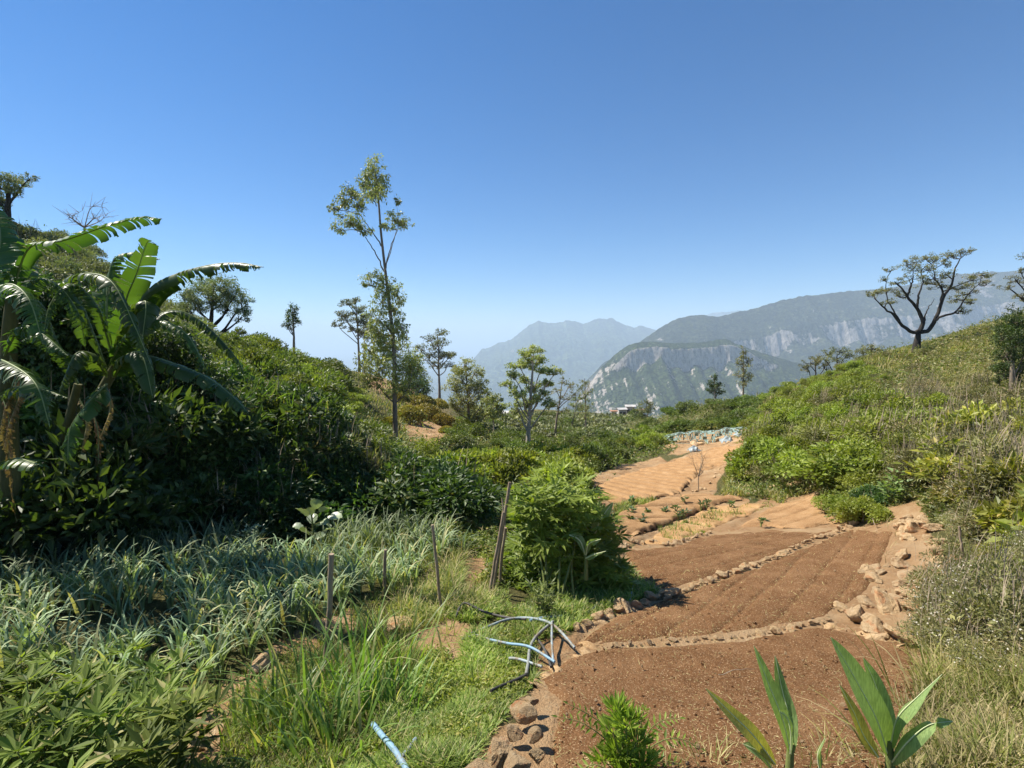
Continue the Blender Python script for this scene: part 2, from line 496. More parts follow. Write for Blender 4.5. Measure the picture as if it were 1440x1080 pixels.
M['cassava'] = leafmat('palmate_leaf', (.10,.16,.02), (.17,.25,.034), (.27,.35,.06), None, tr=.35, rough=.5, spec=.35)
M['canna'] = leafmat('canna_leaf', (.13,.19,.07), (.17,.23,.08), (.22,.27,.095), None, tr=.3, rough=.4, spec=.5, vary=.12)
M['cannay'] = leafmat('withering_leaf', (.22,.22,.04), (.3,.28,.06), (.42,.34,.1), None, tr=.35, rough=.5)
M['tea'] = leafmat('clipped_tea_leaf', (.17,.16,.03), (.27,.23,.045), (.36,.29,.06), (.34,.18,.06), .9, tr=.2, rough=.5)
M['bark'] = barkmat('grey_bark', (.13,.1,.075), (.3,.25,.19))
M['pbark'] = barkmat('pale_bark', (.26,.22,.17), (.5,.45,.37), 2)
M['dbark'] = barkmat('dark_bark', (.02,.018,.016), (.07,.06,.05), 3)
M['stake'] = barkmat('weathered_stake', (.16,.11,.07), (.42,.33,.23), 14)
M['twig'] = barkmat('dry_twig', (.2,.15,.1), (.42,.34,.25), 9)
M['stem'] = barkmat('green_stem', (.12,.15,.04), (.22,.24,.08), 9)
M['bstem'] = barkmat('banana_stem', (.05,.055,.02), (.13,.12,.045), 7)
n = NT('flower_white'); M['flower'] = n.bsdf(n.ramp(n.attr('rnd'), [(0, (.42,.38,.28)), (1, (.68,.64,.54))]), .8, .2, trans=(.25, (.8,.78,.7)))
n = NT('banana_rib'); M['ribb'] = n.bsdf((.2,.24,.08), .5, .3)
n = NT('rib'); M['rib'] = n.bsdf((.6,.64,.36), .5, .4)

# stone: warm sandy with orange stains
n = NT('field_stone'); P_ = n.obj()
oi = n.n('ShaderNodeObjectInfo').outputs['Random']
c = n.ramp(n.noise(3.5, 6, .65, P_), [(.3, (.5,.31,.15)), (.5, (.66,.46,.25)), (.7, (.78,.62,.4))])
c = n.mix(n.sm(n.noise(1.8, 4, .6, P_), .54, .66), c, (.6,.28,.12))
c = n.mix(n.math('MULTIPLY', oi, .5), c, (.42,.3,.19)); c = n.mix(n.sm(n.noise(5, 5, .7, n.pos()), .6, .7), c, (.3,.18,.09))
M['stone'] = n.bsdf(c, .95, .15, bump=n.noise(9, 8, .75, P_), bs=.9, bd=.06)
n = NT('dark_lump'); M['darklump'] = n.bsdf(n.ramp(n.noise(20, 4), [(.3, (.05,.045,.05)), (.7, (.12,.11,.12))]), .9, .2)

# dug soil
def soil(name, lo, mid, hi):
    n = NT(name); P_ = n.pos()
    f = n.noise(2.2, 6, .65, P_); g = n.noise(45, 4, .7, P_)
    c = n.ramp(f, [(.3, lo), (.5, mid), (.72, hi)])
    c = n.mix(n.sm(g, .45, .75), c, hi)
    c = n.mix(n.sm(n.noise(90, 2, .6, P_), .60, .68), c, (.52,.37,.22)); c = n.mix(n.sm(n.noise(60, 3, .6, P_), .58, .7), c, tuple(x * .8 for x in lo))
    h = n.math('ADD', n.noise(28, 7, .75, P_), n.math('MULTIPLY', n.noise(110, 3, .6, P_), .4))
    return n.bsdf(c, 1, .05, bump=h, bs=.9, bd=.03)
M['soil'] = soil('dug_soil', (.12,.058,.025), (.175,.087,.039), (.25,.137,.066))
M['soilo'] = soil('orange_soil', (.26,.14,.062), (.34,.195,.09), (.45,.28,.145))
M['soilp'] = soil('pale_soil', (.32,.175,.075), (.42,.245,.11), (.52,.33,.165))

# the land: litter and earth under the plants, bare clay where worn or cut
n = NT('hill_ground'); P_ = n.pos()
f = n.noise(.9, 6, .65, P_); g = n.noise(14, 5, .7, P_)
veg = n.ramp(g, [(.3, (.05,.05,.02)), (.5, (.1,.095,.035)), (.72, (.19,.16,.07))])
bare = n.ramp(f, [(.3, (.3,.16,.075)), (.5, (.4,.25,.13)), (.7, (.52,.37,.22))])
bare = n.mix(n.sm(g, .5, .7), bare, (.47,.33,.19))
dry = n.ramp(g, [(.35, (.16,.12,.05)), (.65, (.3,.24,.12))])
dw = n.sm(n.math('ADD', n.attr('dry'), n.math('MULTIPLY', n.math('SUBTRACT', f, .5), .8)), .35, .65)
bw = n.sm(n.math('ADD', n.attr('bare'), n.math('MULTIPLY', n.math('SUBTRACT', g, .5), .5)), .35, .65)
c = n.mix(dw, veg, dry); c = n.mix(bw, c, bare)
M['ground'] = n.bsdf(c, 1, .1, bump=n.math('ADD', n.noise(7, 8, .7, P_), n.noise(50, 4, .7, P_)), bs=.8, bd=.08)

def plain(name, col, rough=.5, spec=.4, var=.15, scale=8):
    n = NT(name); c2 = tuple(min(1, x * (1 + var * 2)) for x in col); c1 = tuple(x * (1 - var) for x in col)
    return n.bsdf(n.ramp(n.noise(scale, 4, .6, n.obj()), [(.35, c1), (.65, c2)]), rough, spec)
M['hose'] = plain('pale_blue_pvc', (.30,.36,.37), .5, .4, .35)
M['hoseg'] = plain('dusty_grey_pipe', (.27,.27,.24), .6, .3, .35)
M['hoseb'] = plain('blue_pvc', (.22,.34,.43), .5, .4, .2)
M['hosed'] = plain('black_rubber_pipe', (.05,.045,.04), .6, .3, .3)
M['net'] = plain('faded_green_net', (.2,.27,.24), .8, .2, .3)
M['tarp'] = plain('pale_plastic', (.24,.28,.29), .5, .4, .15)
M['wallp'] = plain('white_plaster', (.46,.44,.41), .9, .1, .08, .6)
M['roofp'] = plain('tin_roof', (.42,.4,.38), .6, .4, .2, .8)
M['roofr'] = plain('rust_roof', (.3,.17,.11), .8, .2, .2, .8)
M['pane'] = plain('dark_window', (.04,.05,.06), .2, .6, .1)

def mountmat(name, g1, g2, rock, sc):
    n = NT(name); P_ = n.pos()
    a = n.noise(sc, 8, .7, P_); b = n.noise(sc * 8, 5, .75, P_)
    c = n.ramp(a, [(.36, g1), (.5, tuple((x + y) / 2 for x, y in zip(g1, g2))), (.62, g2)])
    c = n.mix(n.sm(b, .42, .6), tuple(x * .45 for x in g1), c)
    mp = n.n('ShaderNodeMapping'); n.l(P_, mp.inputs[0]); mp.inputs['Scale'].default_value = (1, 1, .22)
    st = n.noise(sc * 9, 6, .75, mp.outputs[0])
    rk = n.ramp(st, [(.38, tuple(x * .3 for x in rock)), (.5, tuple(x * .75 for x in rock)), (.62, rock)])
    w = n.sm(n.math('ADD', n.attr('rock'), n.math('MULTIPLY', n.math('SUBTRACT', a, .5), 1.6)), .42, .54)
    c = n.mix(w, c, rk)
    return n.bsdf(c, 1, .05, bump=n.math('ADD', a, n.math('ADD', n.math('MULTIPLY', b, .5), n.math('MULTIPLY', st, .5))), bs=1, bd=.12 / sc)
M['mount_near'] = mountmat('forested_cliff', (.03,.048,.018), (.09,.115,.04), (.5,.44,.38), .009)
M['mount_mid'] = mountmat('forested_escarpment', (.028,.036,.02), (.08,.09,.04), (.38,.34,.31), .006)
M['mount_far'] = mountmat('distant_slopes', (.05,.065,.035), (.13,.16,.07), (.25,.23,.2), .0025)

def muddy(name, col, mud, rough):
    n = NT(name); P_ = n.pos()
    f = n.noise(7, 5, .65, P_); g = n.noise(60, 3, .6, P_)
    c = n.mix(n.sm(f, .42, .62), col, tuple((a + b) / 2 for a, b in zip(col, mud)))
    c = n.mix(n.sm(n.math('ADD', n.math('MULTIPLY', f, .6), n.math('MULTIPLY', g, .4)), .52, .6), c, mud)
    return n.bsdf(c, rough, .35, bump=g, bs=.3, bd=.003)
M['hose'] = muddy('pale_blue_pvc', (.28,.34,.36), (.2,.16,.11), .5)
M['hoseb'] = muddy('blue_pvc', (.2,.33,.44), (.22,.19,.14), .5)
M['hoseg'] = muddy('dusty_grey_pipe', (.22,.23,.21), (.17,.13,.09), .7)
def blotched(name, lo, hi, spot):
    n = NT(name); P_ = n.pos()
    mp = n.n('ShaderNodeMapping'); n.l(P_, mp.inputs[0]); mp.inputs['Scale'].default_value = (1, 1, .12)
    v = n.noise(160, 3, .6, mp.outputs[0])
    c = n.ramp(n.noise(14, 3, .5, P_), [(.3, lo), (.7, hi)])
    c = n.mix(n.sm(v, .4, .65), c, tuple(x * 1.3 for x in hi))
    c = n.mix(n.sm(n.noise(38, 4, .7, P_), .64, .72), c, spot)
    return n.bsdf(c, .45, .4, bump=v, bs=.4, bd=.002, trans=(.3, n.mix(1.0, c, (1.5, 1.6, .6), 'MULTIPLY')))
M['canna'] = blotched('canna_leaf', (.15,.22,.075), (.21,.29,.105), (.3,.24,.1))
M['cannay'] = blotched('withering_leaf', (.26,.24,.05), (.36,.31,.08), (.25,.15,.06))
# ---------------------------------------------------------------- terrain sheet
def grid_faces(nu, nv):
    i, j = np.meshgrid(np.arange(nu - 1), np.arange(nv - 1), indexing='ij')
    a = (i * nv + j).ravel()
    return np.stack([a, a + nv, a + nv + 1, a + 1], 1)

DRYZ = [[(1290,600),(1330,520),(1300,500),(1440,430),(1500,470),(1500,600),(1440,620),(1380,610)],
        [(640,740),(700,730),(700,860),(640,900),(600,880)],
        [(1250,700),(1300,690),(1330,860),(1280,880)],
        [(500,500),(620,560),(650,600),(520,560)],
        [(680,570),(760,580),(820,640),(700,640)],
        [(560,880),(660,870),(740,940),(700,1080),(640,1080),(640,960)],
        [(1100,640),(1200,640),(1180,700),(1080,690)]]
def terrain():
    u = np.concatenate([np.linspace(-2.2, -1.15, 60)[:-1], np.linspace(-1.15, 1.15, 720), np.linspace(1.15, 2.6, 70)[1:]])
    y = np.concatenate([[-60, -30, -15, -8, -4, -2, -1, -.3, .3, .7, 1.0], np.exp(np.linspace(math.log(1.25), math.log(2600), 760))])
    w = np.where(y > 1.5, y, 1.5 + np.where(y < 0, -y, 0))
    Y = np.broadcast_to(y[None], (len(u), len(y))); X = u[:, None] * w[None]
    Z = H(X, Y)
    px, py = pix(X, np.maximum(Y, .8), Z)
    bw = bare_w(px, py); bw[Y < .8] = 0; bw[Y > 250] = 0
    dw = np.zeros(px.shape)
    for p in DRYZ: dw = np.maximum(dw, np.clip(polydist(px, py, p) / 30 + .5, 0, 1))
    dw[Y > 250] = 0
    # leave the sheet a little lower under each dug plot
    mb = MB(); mb.add(np.stack([X, Y, Z], 2).reshape(-1, 3), grid_faces(len(u), len(y)), 0, 0., True)
    o = mb.build('ground', [M['ground']])
    for nm, a in (('bare', bw), ('dry', dw)):
        at = o.data.attributes.new(nm, 'FLOAT', 'POINT'); at.data.foreach_set('value', a.astype(np.float32).ravel())
    tag(o, kind='structure')
terrain()

def plot(key, name, mat, lift, clod, res, rake=None, label=None, edge=9, fw=.09):
    poly = PLOTS[key]; P = A(poly, float)
    g = Gs(P[:, 0], P[:, 1]); lo = g.min(0); hi = g.max(0)
    Y0, Y1 = lo[1] * .93, hi[1] * 1.06; X0, X1 = lo[0] - .4, hi[0] + .4
    nx = min(700, int((X1 - X0) / res)); ny = min(900, int((Y1 - Y0) / (res * 1.3)))
    x = np.linspace(X0, X1, nx); y = np.linspace(Y0, Y1, ny)
    X, Y = np.meshgrid(x, y, indexing='ij')
    Zb = H(X, Y); px, py = pix(X, Y, Zb)
    d = polydist(px + 3 * fbm(X * 3, Y * 3, 5, 2), py + 3 * fbm(X * 3, Y * 3, 6, 2), poly)
    k = np.clip(d / 5, 0, 1) ** .7
    Z = Zb - .02 + (lift + .02) * np.clip(d / edge, 0, 1) ** .6
    c = fbm(X * 7, Y * 7, 31, 4) + .6 * fbm(X * 1.1, Y * 1.1, 33, 2)
    c2 = np.maximum(0, fbm(X * 16, Y * 16, 35, 2))
    Z = Z + (c * clod + c2 * clod * 1.6) * (.3 + .7 * k)
    if rake:
        ax, ay, sp, am = rake
        ph = (ax * X + ay * Y) / sp + .15 * fbm(X * .7, Y * .7, 44, 2)
        Z = Z + am * (.35 - np.exp(-(((ph % 1) - .5) / fw) ** 2) + .08 * np.cos((ph % 1) * 2 * math.pi) ) * k
    F = grid_faces(nx, ny); ins = (d > 0).ravel()
    F = F[ins[F].all(1)]
    V = np.stack([X, Y, Z], 2).reshape(-1, 3)
    used = np.unique(F); mp = np.zeros(len(V), int); mp[used] = np.arange(len(used))
    mb = MB(); mb.add(V[used], mp[F], 0, 0., True)
    tag(mb.build(name, [mat]), label, kind='structure')
plot('near', 'soil_bed', M['soil'], .025, .007, .012)
plot('middle', 'soil_bed', M['soil'], .02, .007, .014, (-.75, .66, .36, .016))
plot('far_left', 'soil_bed', M['soil'], .02, .008, .02, (-.5, .86, .4, .015))
plot('upper_right', 'soil_bed', M['soilo'], .04, .008, .025, (-.5, .86, .5, .03), edge=2.5)
plot('pale_strip', 'soil_bed', M['soilp'], .03, .008, .025, (.8, .5, .8, .05), edge=2.5, fw=.12)
plot('seedling', 'soil_bed', M['soilo'], .09, .008, .025, (-.25, .97, 1.3, .1), edge=2.5, fw=.07)
plot('furrowed', 'soil_bed', M['soilo'], .04, .006, .022, (.88, .47, .72, .2), edge=2.0, fw=.12)

# ---------------------------------------------------------------- far hills
def ridge(name, Y, prof, D, zb, seed, mat, spur, rockf, nu=620, nv=170, lump=30, back=.5, fl=1.6):
    px = np.linspace(prof[0][0], prof[-1][0], nu)
    py = np.interp(px, [p[0] for p in prof], [p[1] for p in prof])
    s = (540 - py) / 720; c = CT + s * ST
    Xc = (px - 720) / 720 / c * Y; zc = q_of(py) * Y + fbm(px / 9., px * 0 + seed, seed, 5, .65) * lump * .16
    v = np.concatenate([-np.linspace(1, 0, 25)[:-1], np.linspace(0, 1, nv) ** fl])
    XX = np.broadcast_to(Xc[:, None], (nu, len(v))); VV = np.broadcast_to(v[None], XX.shape)
    zc = zc[:, None]
    sc = spur * 5.5
    warp = fbm(XX / sc * .5, VV * 2, seed + 3, 3) * .5
    rg = 1 - np.abs(fbm(XX / sc + warp, VV * .9 + seed, seed, 4) * 2)
    front = VV > 0; a = np.abs(VV)
    prof_z = rockf(px[:, None], a)                     # 0 at the crest, 1 at the foot
    prof_z = np.where(front, prof_z, a)
    Z = zc + (zb - zc) * prof_z
    YYn = fbm(XX / (lump * .9), VV * 3 + XX / (lump * 7), seed + 31, 4, .65) * lump * .55
    f = np.sin(np.clip(a * 3, 0, 1) * math.pi / 2)
    YY = Y - np.where(front, 1, -back) * a * D - rg * spur * f * np.where(front, 1, .2) + YYn * f
    X2 = XX * YY / Y * .25 + XX * .75
    Z = Z + fbm(XX / lump, YY / lump, seed + 9, 5, .6) * lump * .28 * np.clip(a * 14, .3, 1) + rg * spur * .12 * f
    Z = np.maximum(Z, zb - 5)
    V = np.stack([X2, YY, Z], 2)
    du = np.gradient(V, axis=0); dv = np.gradient(V, axis=1)
    nrm = unit(np.cross(du, dv)); steep = 1 - np.abs(nrm[..., 2])
    mb = MB(); mb.add(V.reshape(-1, 3), grid_faces(nu, len(v)), 0, 0., True)
    o = mb.build(name, [mat])
    at = o.data.attributes.new('rock', 'FLOAT', 'POINT')
    at.data.foreach_set('value', steep.astype(np.float32).ravel())
    return tag(o, kind='structure'), V, steep

def sfun(base):
    return lambda px, a: a ** base
def cliff(px, a):
    # a top slope, then a rock band, then long slopes
    w = np.clip((px - 850) / 30, 0, 1) * np.clip((1100 - px) / 60, 0, 1)
    n = .115 + .03 * np.sin(px / 13.) * np.sin(px / 31.) + .015 * np.sin(px / 3.7)
    st = np.where(a < .045, a * .8, np.where(a < .06, .036 + (a - .045) / .015 * n, .036 + n + (a - .06) / .94 * (.964 - n)))
    return st * w + (1 - w) * a ** .85
def scarp(px, a):
    n = .14 + .03 * np.sin(px / 23.) + .02 * np.sin(px / 7.)
    st = np.where(a < .16, a * 1.2, np.where(a < .2, .192 + (a - .16) / .04 * n * .9, .192 + n * .9 + (a - .2) / .8 * (.808 - .9 * n)))
    return st
ZB = -712
ridge('mountain', 2300, [(700,640),(740,610),(790,590),(815,560),(832,535),(846,516),(860,504),(872,493),(884,485),(907,480),(940,482),(980,482),(1005,478),(1022,477),(1036,483),(1060,492),(1100,505),(1160,520),(1250,545),(1330,580)], 1100, ZB, 5, M['mount_near'], 95, cliff, 900, 260, 32, fl=1.7)
ridge('mountain', 3500, [(800,560),(850,510),(900,480),(918,468),(930,461),(940,454),(955,447),(970,444),(985,443),(1009,446),(1030,440),(1058,435),(1079,428),(1113,419),(1145,415),(1183,410),(1218,408),(1240,406),(1280,400),(1322,391),(1345,385),(1398,382),(1440,381),(1520,380),(1700,382),(1900,390)], 1500, ZB, 15, M['mount_mid'], 150, scarp, 900, 260, 55)
ridge('mountain', 8200, [(560,580),(620,545),(650,522),(664,507),(678,491),(698,483),(718,479),(730,468),(744,458),(758,452),(771,454),(784,453),(800,449),(812,453),(822,456),(834,451),(844,447),(849,448),(853,450),(861,447),(870,452),(880,457),(891,460),(897,458),(903,457),(909,460),(916,462),(930,468),(960,480),(1040,520)], 2600, ZB, 25, M['mount_far'], 330, sfun(.8), 520, 150, 160)
ridge('mountain', 12500, [(900,500),(960,455),(985,446),(1000,441),(1015,438),(1027,438),(1040,436),(1052,440),(1065,446),(1100,470),(1150,500)], 2500, ZB, 35, M['mount_far'], 300, sfun(.8), 160, 50, 200)
# plain far below, out to the horizon
mb = MB()
xs = np.linspace(-60000, 60000, 61); ys = np.concatenate([np.linspace(400, 12000, 40), np.linspace(13000, 70000, 20)])
X, Y = np.meshgrid(xs, ys, indexing='ij')
mb.add(np.stack([X, Y, np.full(X.shape, ZB - 3.) + fbm(X / 3000, Y / 3000, 4) * 4], 2).reshape(-1, 3), grid_faces(61, 60), 0, 0., True)
o = mb.build('lowland', [M['mount_far']]); tag(o, kind='structure')
at = o.data.attributes.new('rock', 'FLOAT', 'POINT')

# the air
def haze(density, color):
    mb = MB()
    x0, x1, y0, y1, z0, z1 = -64000, 64000, -3000, 74000, ZB - 12, 520
    V = [[x, y, z] for x in (x0, x1) for y in (y0, y1) for z in (z0, z1)]
    F = [[0,1,3,2],[4,6,7,5],[0,4,5,1],[2,3,7,6],[0,2,6,4],[1,5,7,3]]
    mb.add(V, F)
    m = bpy.data.materials.new('haze_air'); m.use_nodes = True; t = m.node_tree; t.nodes.clear()
    out = t.nodes.new('ShaderNodeOutputMaterial'); v = t.nodes.new('ShaderNodeVolumePrincipled')
    v.inputs['Density'].default_value = density; v.inputs['Color'].default_value = (*color, 1)
    v.inputs['Anisotropy'].default_value = .0
    t.links.new(v.outputs[0], out.inputs['Volume'])
    tag(mb.build('haze', [m]), kind='stuff')
haze(1.35e-4, (.66, .82, 1.0))

# ---------------------------------------------------------------- light, sky and camera
SUN_EL, SUN_AZ = math.radians(51), math.radians(-68)       # azimuth measured from +Y towards +X
w = bpy.data.worlds.new('World'); SC.world = w; w.use_nodes = True
t = w.node_tree; bg = t.nodes['Background']; sk = t.nodes.new('ShaderNodeTexSky')
sk.sky_type = 'NISHITA'; sk.sun_disc = False; sk.sun_elevation = SUN_EL; sk.sun_rotation = SUN_AZ
sk.altitude = 1800; sk.air_density = 1.15; sk.dust_density = 0; sk.ozone_density = 8
hs = t.nodes.new('ShaderNodeHueSaturation'); hs.inputs['Saturation'].default_value = 1.2
t.links.new(sk.outputs[0], hs.inputs['Color']); t.links.new(hs.outputs[0], bg.inputs[0]); bg.inputs[1].default_value = .07
L = bpy.data.lights.new('sun', 'SUN'); L.energy = 5.0; L.angle = math.radians(.5); L.color = (1, .94, .82)
lo = bpy.data.objects.new('sun', L); COL.objects.link(lo)
sd = Vector((math.sin(SUN_AZ) * math.cos(SUN_EL), math.cos(SUN_AZ) * math.cos(SUN_EL), math.sin(SUN_EL)))
lo.rotation_euler = (-sd).to_track_quat('-Z', 'Y').to_euler(); lo.location = (-20, 10, 40)
cam = bpy.data.cameras.new('camera'); co = bpy.data.objects.new('camera', cam); COL.objects.link(co)
cam.sensor_width = 36; cam.lens = 18; cam.clip_start = .05; cam.clip_end = 200000
co.rotation_euler = (math.pi / 2 - PT, 0, 0); SC.camera = co
vs = SC.view_settings; vs.view_transform = 'Standard'; vs.look = 'None'; vs.gamma = 1; vs.exposure = .96
SC.render.engine = 'CYCLES'
cy = SC.cycles; cy.use_denoising = True; cy.max_bounces = 5; cy.diffuse_bounces = 3; cy.glossy_bounces = 2
cy.transmission_bounces = 3; cy.volume_bounces = 3; cy.transparent_max_bounces = 6
cy.sample_clamp_indirect = 5; cy.use_adaptive_sampling = True; cy.adaptive_threshold = .01
# ---------------------------------------------------------------- shrubs
def shrub_mb(seed, R, Hh, nb, nl, L, Wd, rb=(.22, .4), droop=.2, stems=6, up=.5, flowers=0, palm=False, spiky=0):
    """a bush of leaf clumps on stems: materials 0 leaf, 1 stem, 2 flower"""
    r = np.random.default_rng(seed); mb = MB()
    th = r.random(nb) * 2 * math.pi; rr = np.sqrt(r.random(nb)) * .85
    hz = (.15 + .85 * r.random(nb)) * np.sqrt(np.maximum(.05, 1 - rr ** 2))
    C = np.stack([rr * R * np.cos(th), rr * R * np.sin(th), hz * Hh * .85], 1)
    rad = r.uniform(rb[0], rb[1], nb) * R
    tone = r.random(nb)
    for i in range(nb):
        n = int(nl * (rad[i] / R / .3) ** 2 / 1.0) + 6
        d = rdir(n, r); d[:, 2] = np.abs(d[:, 2]) * .9 + d[:, 2] * .1 - .1
        d = unit(d)
        P = C[i] + d * (rad[i] * (r.random(n) ** .35))[:, None] * [1, 1, .85]
        ax = unit(d + rdir(n, r) * .8 + [0, 0, -droop])
        nr = unit(d * .5 + rdir(n, r) * .6 + [0, 0, up])
        ll = L * r.uniform(.6, 1.3, n); rn = np.clip(tone[i] * .4 + r.random(n) * .62, 0, .999)
        if palm:
            palmate(mb, P, ax, nr, ll, Wd, 6, rn)
        else:
            addleaves(mb, P, ax, nr, ll, ll * Wd, .2, 0, rn)
        if flowers:
            k = int(n * flowers); dd = rdir(k, r); dd[:, 2] = np.abs(dd[:, 2]); 
            Q = C[i] + dd * rad[i] * r.uniform(.95, 1.12, (k, 1))
            a = rdir(k, r); addleaves(mb, Q, a, dd + rdir(k, r) * .3, .032, .032, .0, 2)
        if spiky and r.random() < spiky:
            b = C[i] + [0, 0, rad[i] * .5]; k = 5
            addblades(mb, np.repeat([b], k, 0) + r.normal(0, rad[i] * .4, (k, 3)), r.random(k) * 6.3, rad[i] * 1.6, L * .12, .1, .5, 3, 1)
    for i in r.choice(nb, min(stems, nb), False):
        f = np.array([r.normal(0, R * .12), r.normal(0, R * .12), -.15])
        mid = f * .4 + C[i] * .6 + r.normal(0, R * .06, 3)
        addtube(mb, curve([f, mid, C[i]], 6), np.linspace(.018, .006, 6) * max(1, R), 5, 1)
    return mb
def palmate(mb, P, ax, nr, ll, Wd, k, rn):
    side = unit(np.cross(nr, ax)); axn = unit(ax)
    for j in range(k):
        a = (j / (k - 1) - .5) * 3.6
        d = axn * math.cos(a) + side * math.sin(a)
        l2 = ll * (1 - .35 * abs(a) / 1.8)
        addleaves(mb, P, d + np.cross(side, axn) * -.12, nr, l2, l2 * Wd, .12, 0, rn)

def ground_z(x, y): return float(H(x, y))
PLACED = []
def scatter(srcs, poly, n, smin, smax, mind=.55, seed=1, sink=.05, tilt=.12, grow=0):
    """copy the shrubs of srcs over the ground inside poly; each copy is a thing of its own"""
    r = np.random.default_rng(seed); k = 0
    pts = sample(poly, n * 14, r); out = []
    for p in pts:
        if k >= n: break
        s = r.uniform(smin, smax) * (1 + grow * max(0, p[1] - 10) / 10)
        ok = True
        for q in out:
            if abs(q[0] - p[0]) < 3 and (q[0] - p[0]) ** 2 + (q[1] - p[1]) ** 2 < (mind * (s + q[3]) * .5) ** 2: ok = False; break
        if not ok: continue
        out.append((p[0], p[1], p[2], s)); k += 1
    for i, (x, y, z, s) in enumerate(out):
        src = srcs[r.integers(len(srcs))]
        z0 = z - sink * s
        if not src.get('_used'):
            src['_used'] = 1; o = src; o.location = (x, y, z0)
            o.rotation_euler = (0, 0, r.random() * 6.28); o.scale = (s, s, s)
        else:
            o = copy_thing(src, (x, y, z0), r.random() * 6.28, (s * r.uniform(.85, 1.2), s * r.uniform(.85, 1.2), s * r.uniform(.8, 1.15)))
            o.rotation_euler = (r.normal(0, tilt), r.normal(0, tilt), o.rotation_euler[2])
    return out
def protos(name, n, leaf, label, cat, group, **k):
    L = []
    seed = k.pop('seed', 50); fm = k.pop('flowermat', M['flower'])
    for i in range(n):
        mb = shrub_mb(seed + i, 1, k.get('Hh', 1.0), **{a: b for a, b in k.items() if a != 'Hh'})
        o = mb.build(name, [leaf, M['twig'], fm]); tag(o, label, cat, group)
        L.append(o)
    return L
# unused prototypes are removed at the end
ALLP = []

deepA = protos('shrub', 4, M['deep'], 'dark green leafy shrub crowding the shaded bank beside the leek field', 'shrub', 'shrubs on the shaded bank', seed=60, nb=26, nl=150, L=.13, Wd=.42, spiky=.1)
deepA2 = protos('shrub', 3, M['shrub'], 'sunlit green shrub along the top edge of the shaded bank', 'shrub', 'shrubs on the bank top', seed=70, nb=28, nl=150, L=.12, Wd=.45)
hillA = protos('hill_shrub', 4, M['shrub'], 'rounded green shrub growing on the left hillside', 'shrub', 'shrubs on the left hillside', seed=80, nb=22, nl=130, L=.13, Wd=.42)
hillB = protos('hill_shrub', 3, M['lime'], 'bright yellow-green bush on the left hillside', 'shrub', 'bright bushes on the left hillside', seed=90, nb=22, nl=130, L=.12, Wd=.42)
valA = protos('valley_bush', 4, M['shrub'], 'leafy bush in the valley between the banks', 'bush', 'bushes in the valley', seed=100, nb=22, nl=120, L=.14, Wd=.4)
valB = protos('valley_bush', 2, M['lime'], 'bright green leafy bush in the middle of the valley', 'bush', 'bright bushes in the valley', seed=110, nb=24, nl=130, L=.16, Wd=.45)
rA = protos('slope_shrub', 4, M['lime'], 'yellow-green leafy shrub on the sunny right slope', 'shrub', 'leafy shrubs on the right slope', seed=120, nb=26, nl=150, L=.11, Wd=.5)
rB = protos('slope_shrub', 3, M['olive'], 'olive twiggy shrub on the sunny right slope', 'shrub', 'twiggy shrubs on the right slope', seed=130, nb=24, nl=140, L=.10, Wd=.3, spiky=.6)
rC = protos('slope_shrub', 2, M['yellow'], 'yellowing broad-leaved shrub near the right edge', 'shrub', 'yellowing shrubs on the right', seed=140, nb=22, nl=90, L=.17, Wd=.5, spiky=.3)
rF = protos('flowering_weed', 3, M['olive'], 'twiggy weed covered in tiny white flower heads at right', 'flowering weed', 'white-flowered weeds', seed=150, nb=30, nl=120, L=.07, Wd=.3, flowers=.1, spiky=.9)
low = protos('low_shrub', 3, M['olive'], 'low shrub on the grassy ridge below the big dark tree', 'shrub', 'low shrubs on the right ridge', seed=160, nb=20, nl=110, Hh=.6, L=.12, Wd=.3)

# the left bank, in its own shade
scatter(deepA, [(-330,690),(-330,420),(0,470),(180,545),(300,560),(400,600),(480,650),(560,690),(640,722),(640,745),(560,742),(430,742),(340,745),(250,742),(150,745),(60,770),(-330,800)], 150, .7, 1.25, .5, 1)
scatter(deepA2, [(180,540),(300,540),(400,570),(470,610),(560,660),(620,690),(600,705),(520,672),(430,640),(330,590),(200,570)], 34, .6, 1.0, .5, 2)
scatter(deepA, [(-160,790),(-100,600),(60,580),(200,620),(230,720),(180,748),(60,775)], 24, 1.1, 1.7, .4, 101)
# left hillside up to its skyline
hillD = protos('hill_shrub', 4, M['fartree'], 'dull dark olive shrub high on the left hillside', 'shrub', 'dark shrubs high on the left hillside', seed=190, nb=24, nl=150, L=.11, Wd=.4, spiky=.1)
scatter(hillD, [(-420,250),(0,300),(100,330),(250,440),(290,470),(280,530),(120,480),(-420,430)], 150, .8, 1.4, .5, 3, grow=.1)
scatter(hillA, [(270,470),(350,482),(430,500),(470,515),(480,590),(430,580),(380,560),(270,520)], 60, .6, 1.2, .55, 33, grow=.12)
scatter(hillB, [(300,490),(420,495),(500,540),(510,620),(620,660),(625,690),(560,660),(440,580),(330,540)], 46, .4, .95, .6, 4, grow=.12)
# valley
scatter(valA, [(600,670),(650,630),(700,640),(820,600),(920,585),(1040,570),(1100,560),(1050,600),(930,620),(860,655),(820,670),(700,660),(640,680)], 84, .5, .95, .6, 5, grow=.14)
scatter(valA, [(650,600),(700,590),(780,580),(900,586),(900,600),(700,640),(640,640)], 34, .7, 1.1, .6, 15, grow=.07)
scatter(valB, [(640,670),(720,655),(810,650),(815,668),(790,690),(700,690),(640,690)], 20, .8, 1.05, .7, 6)
scatter(valB, [(860,645),(930,632),(925,618),(880,628)], 6, .8, 1.2, .6, 16)
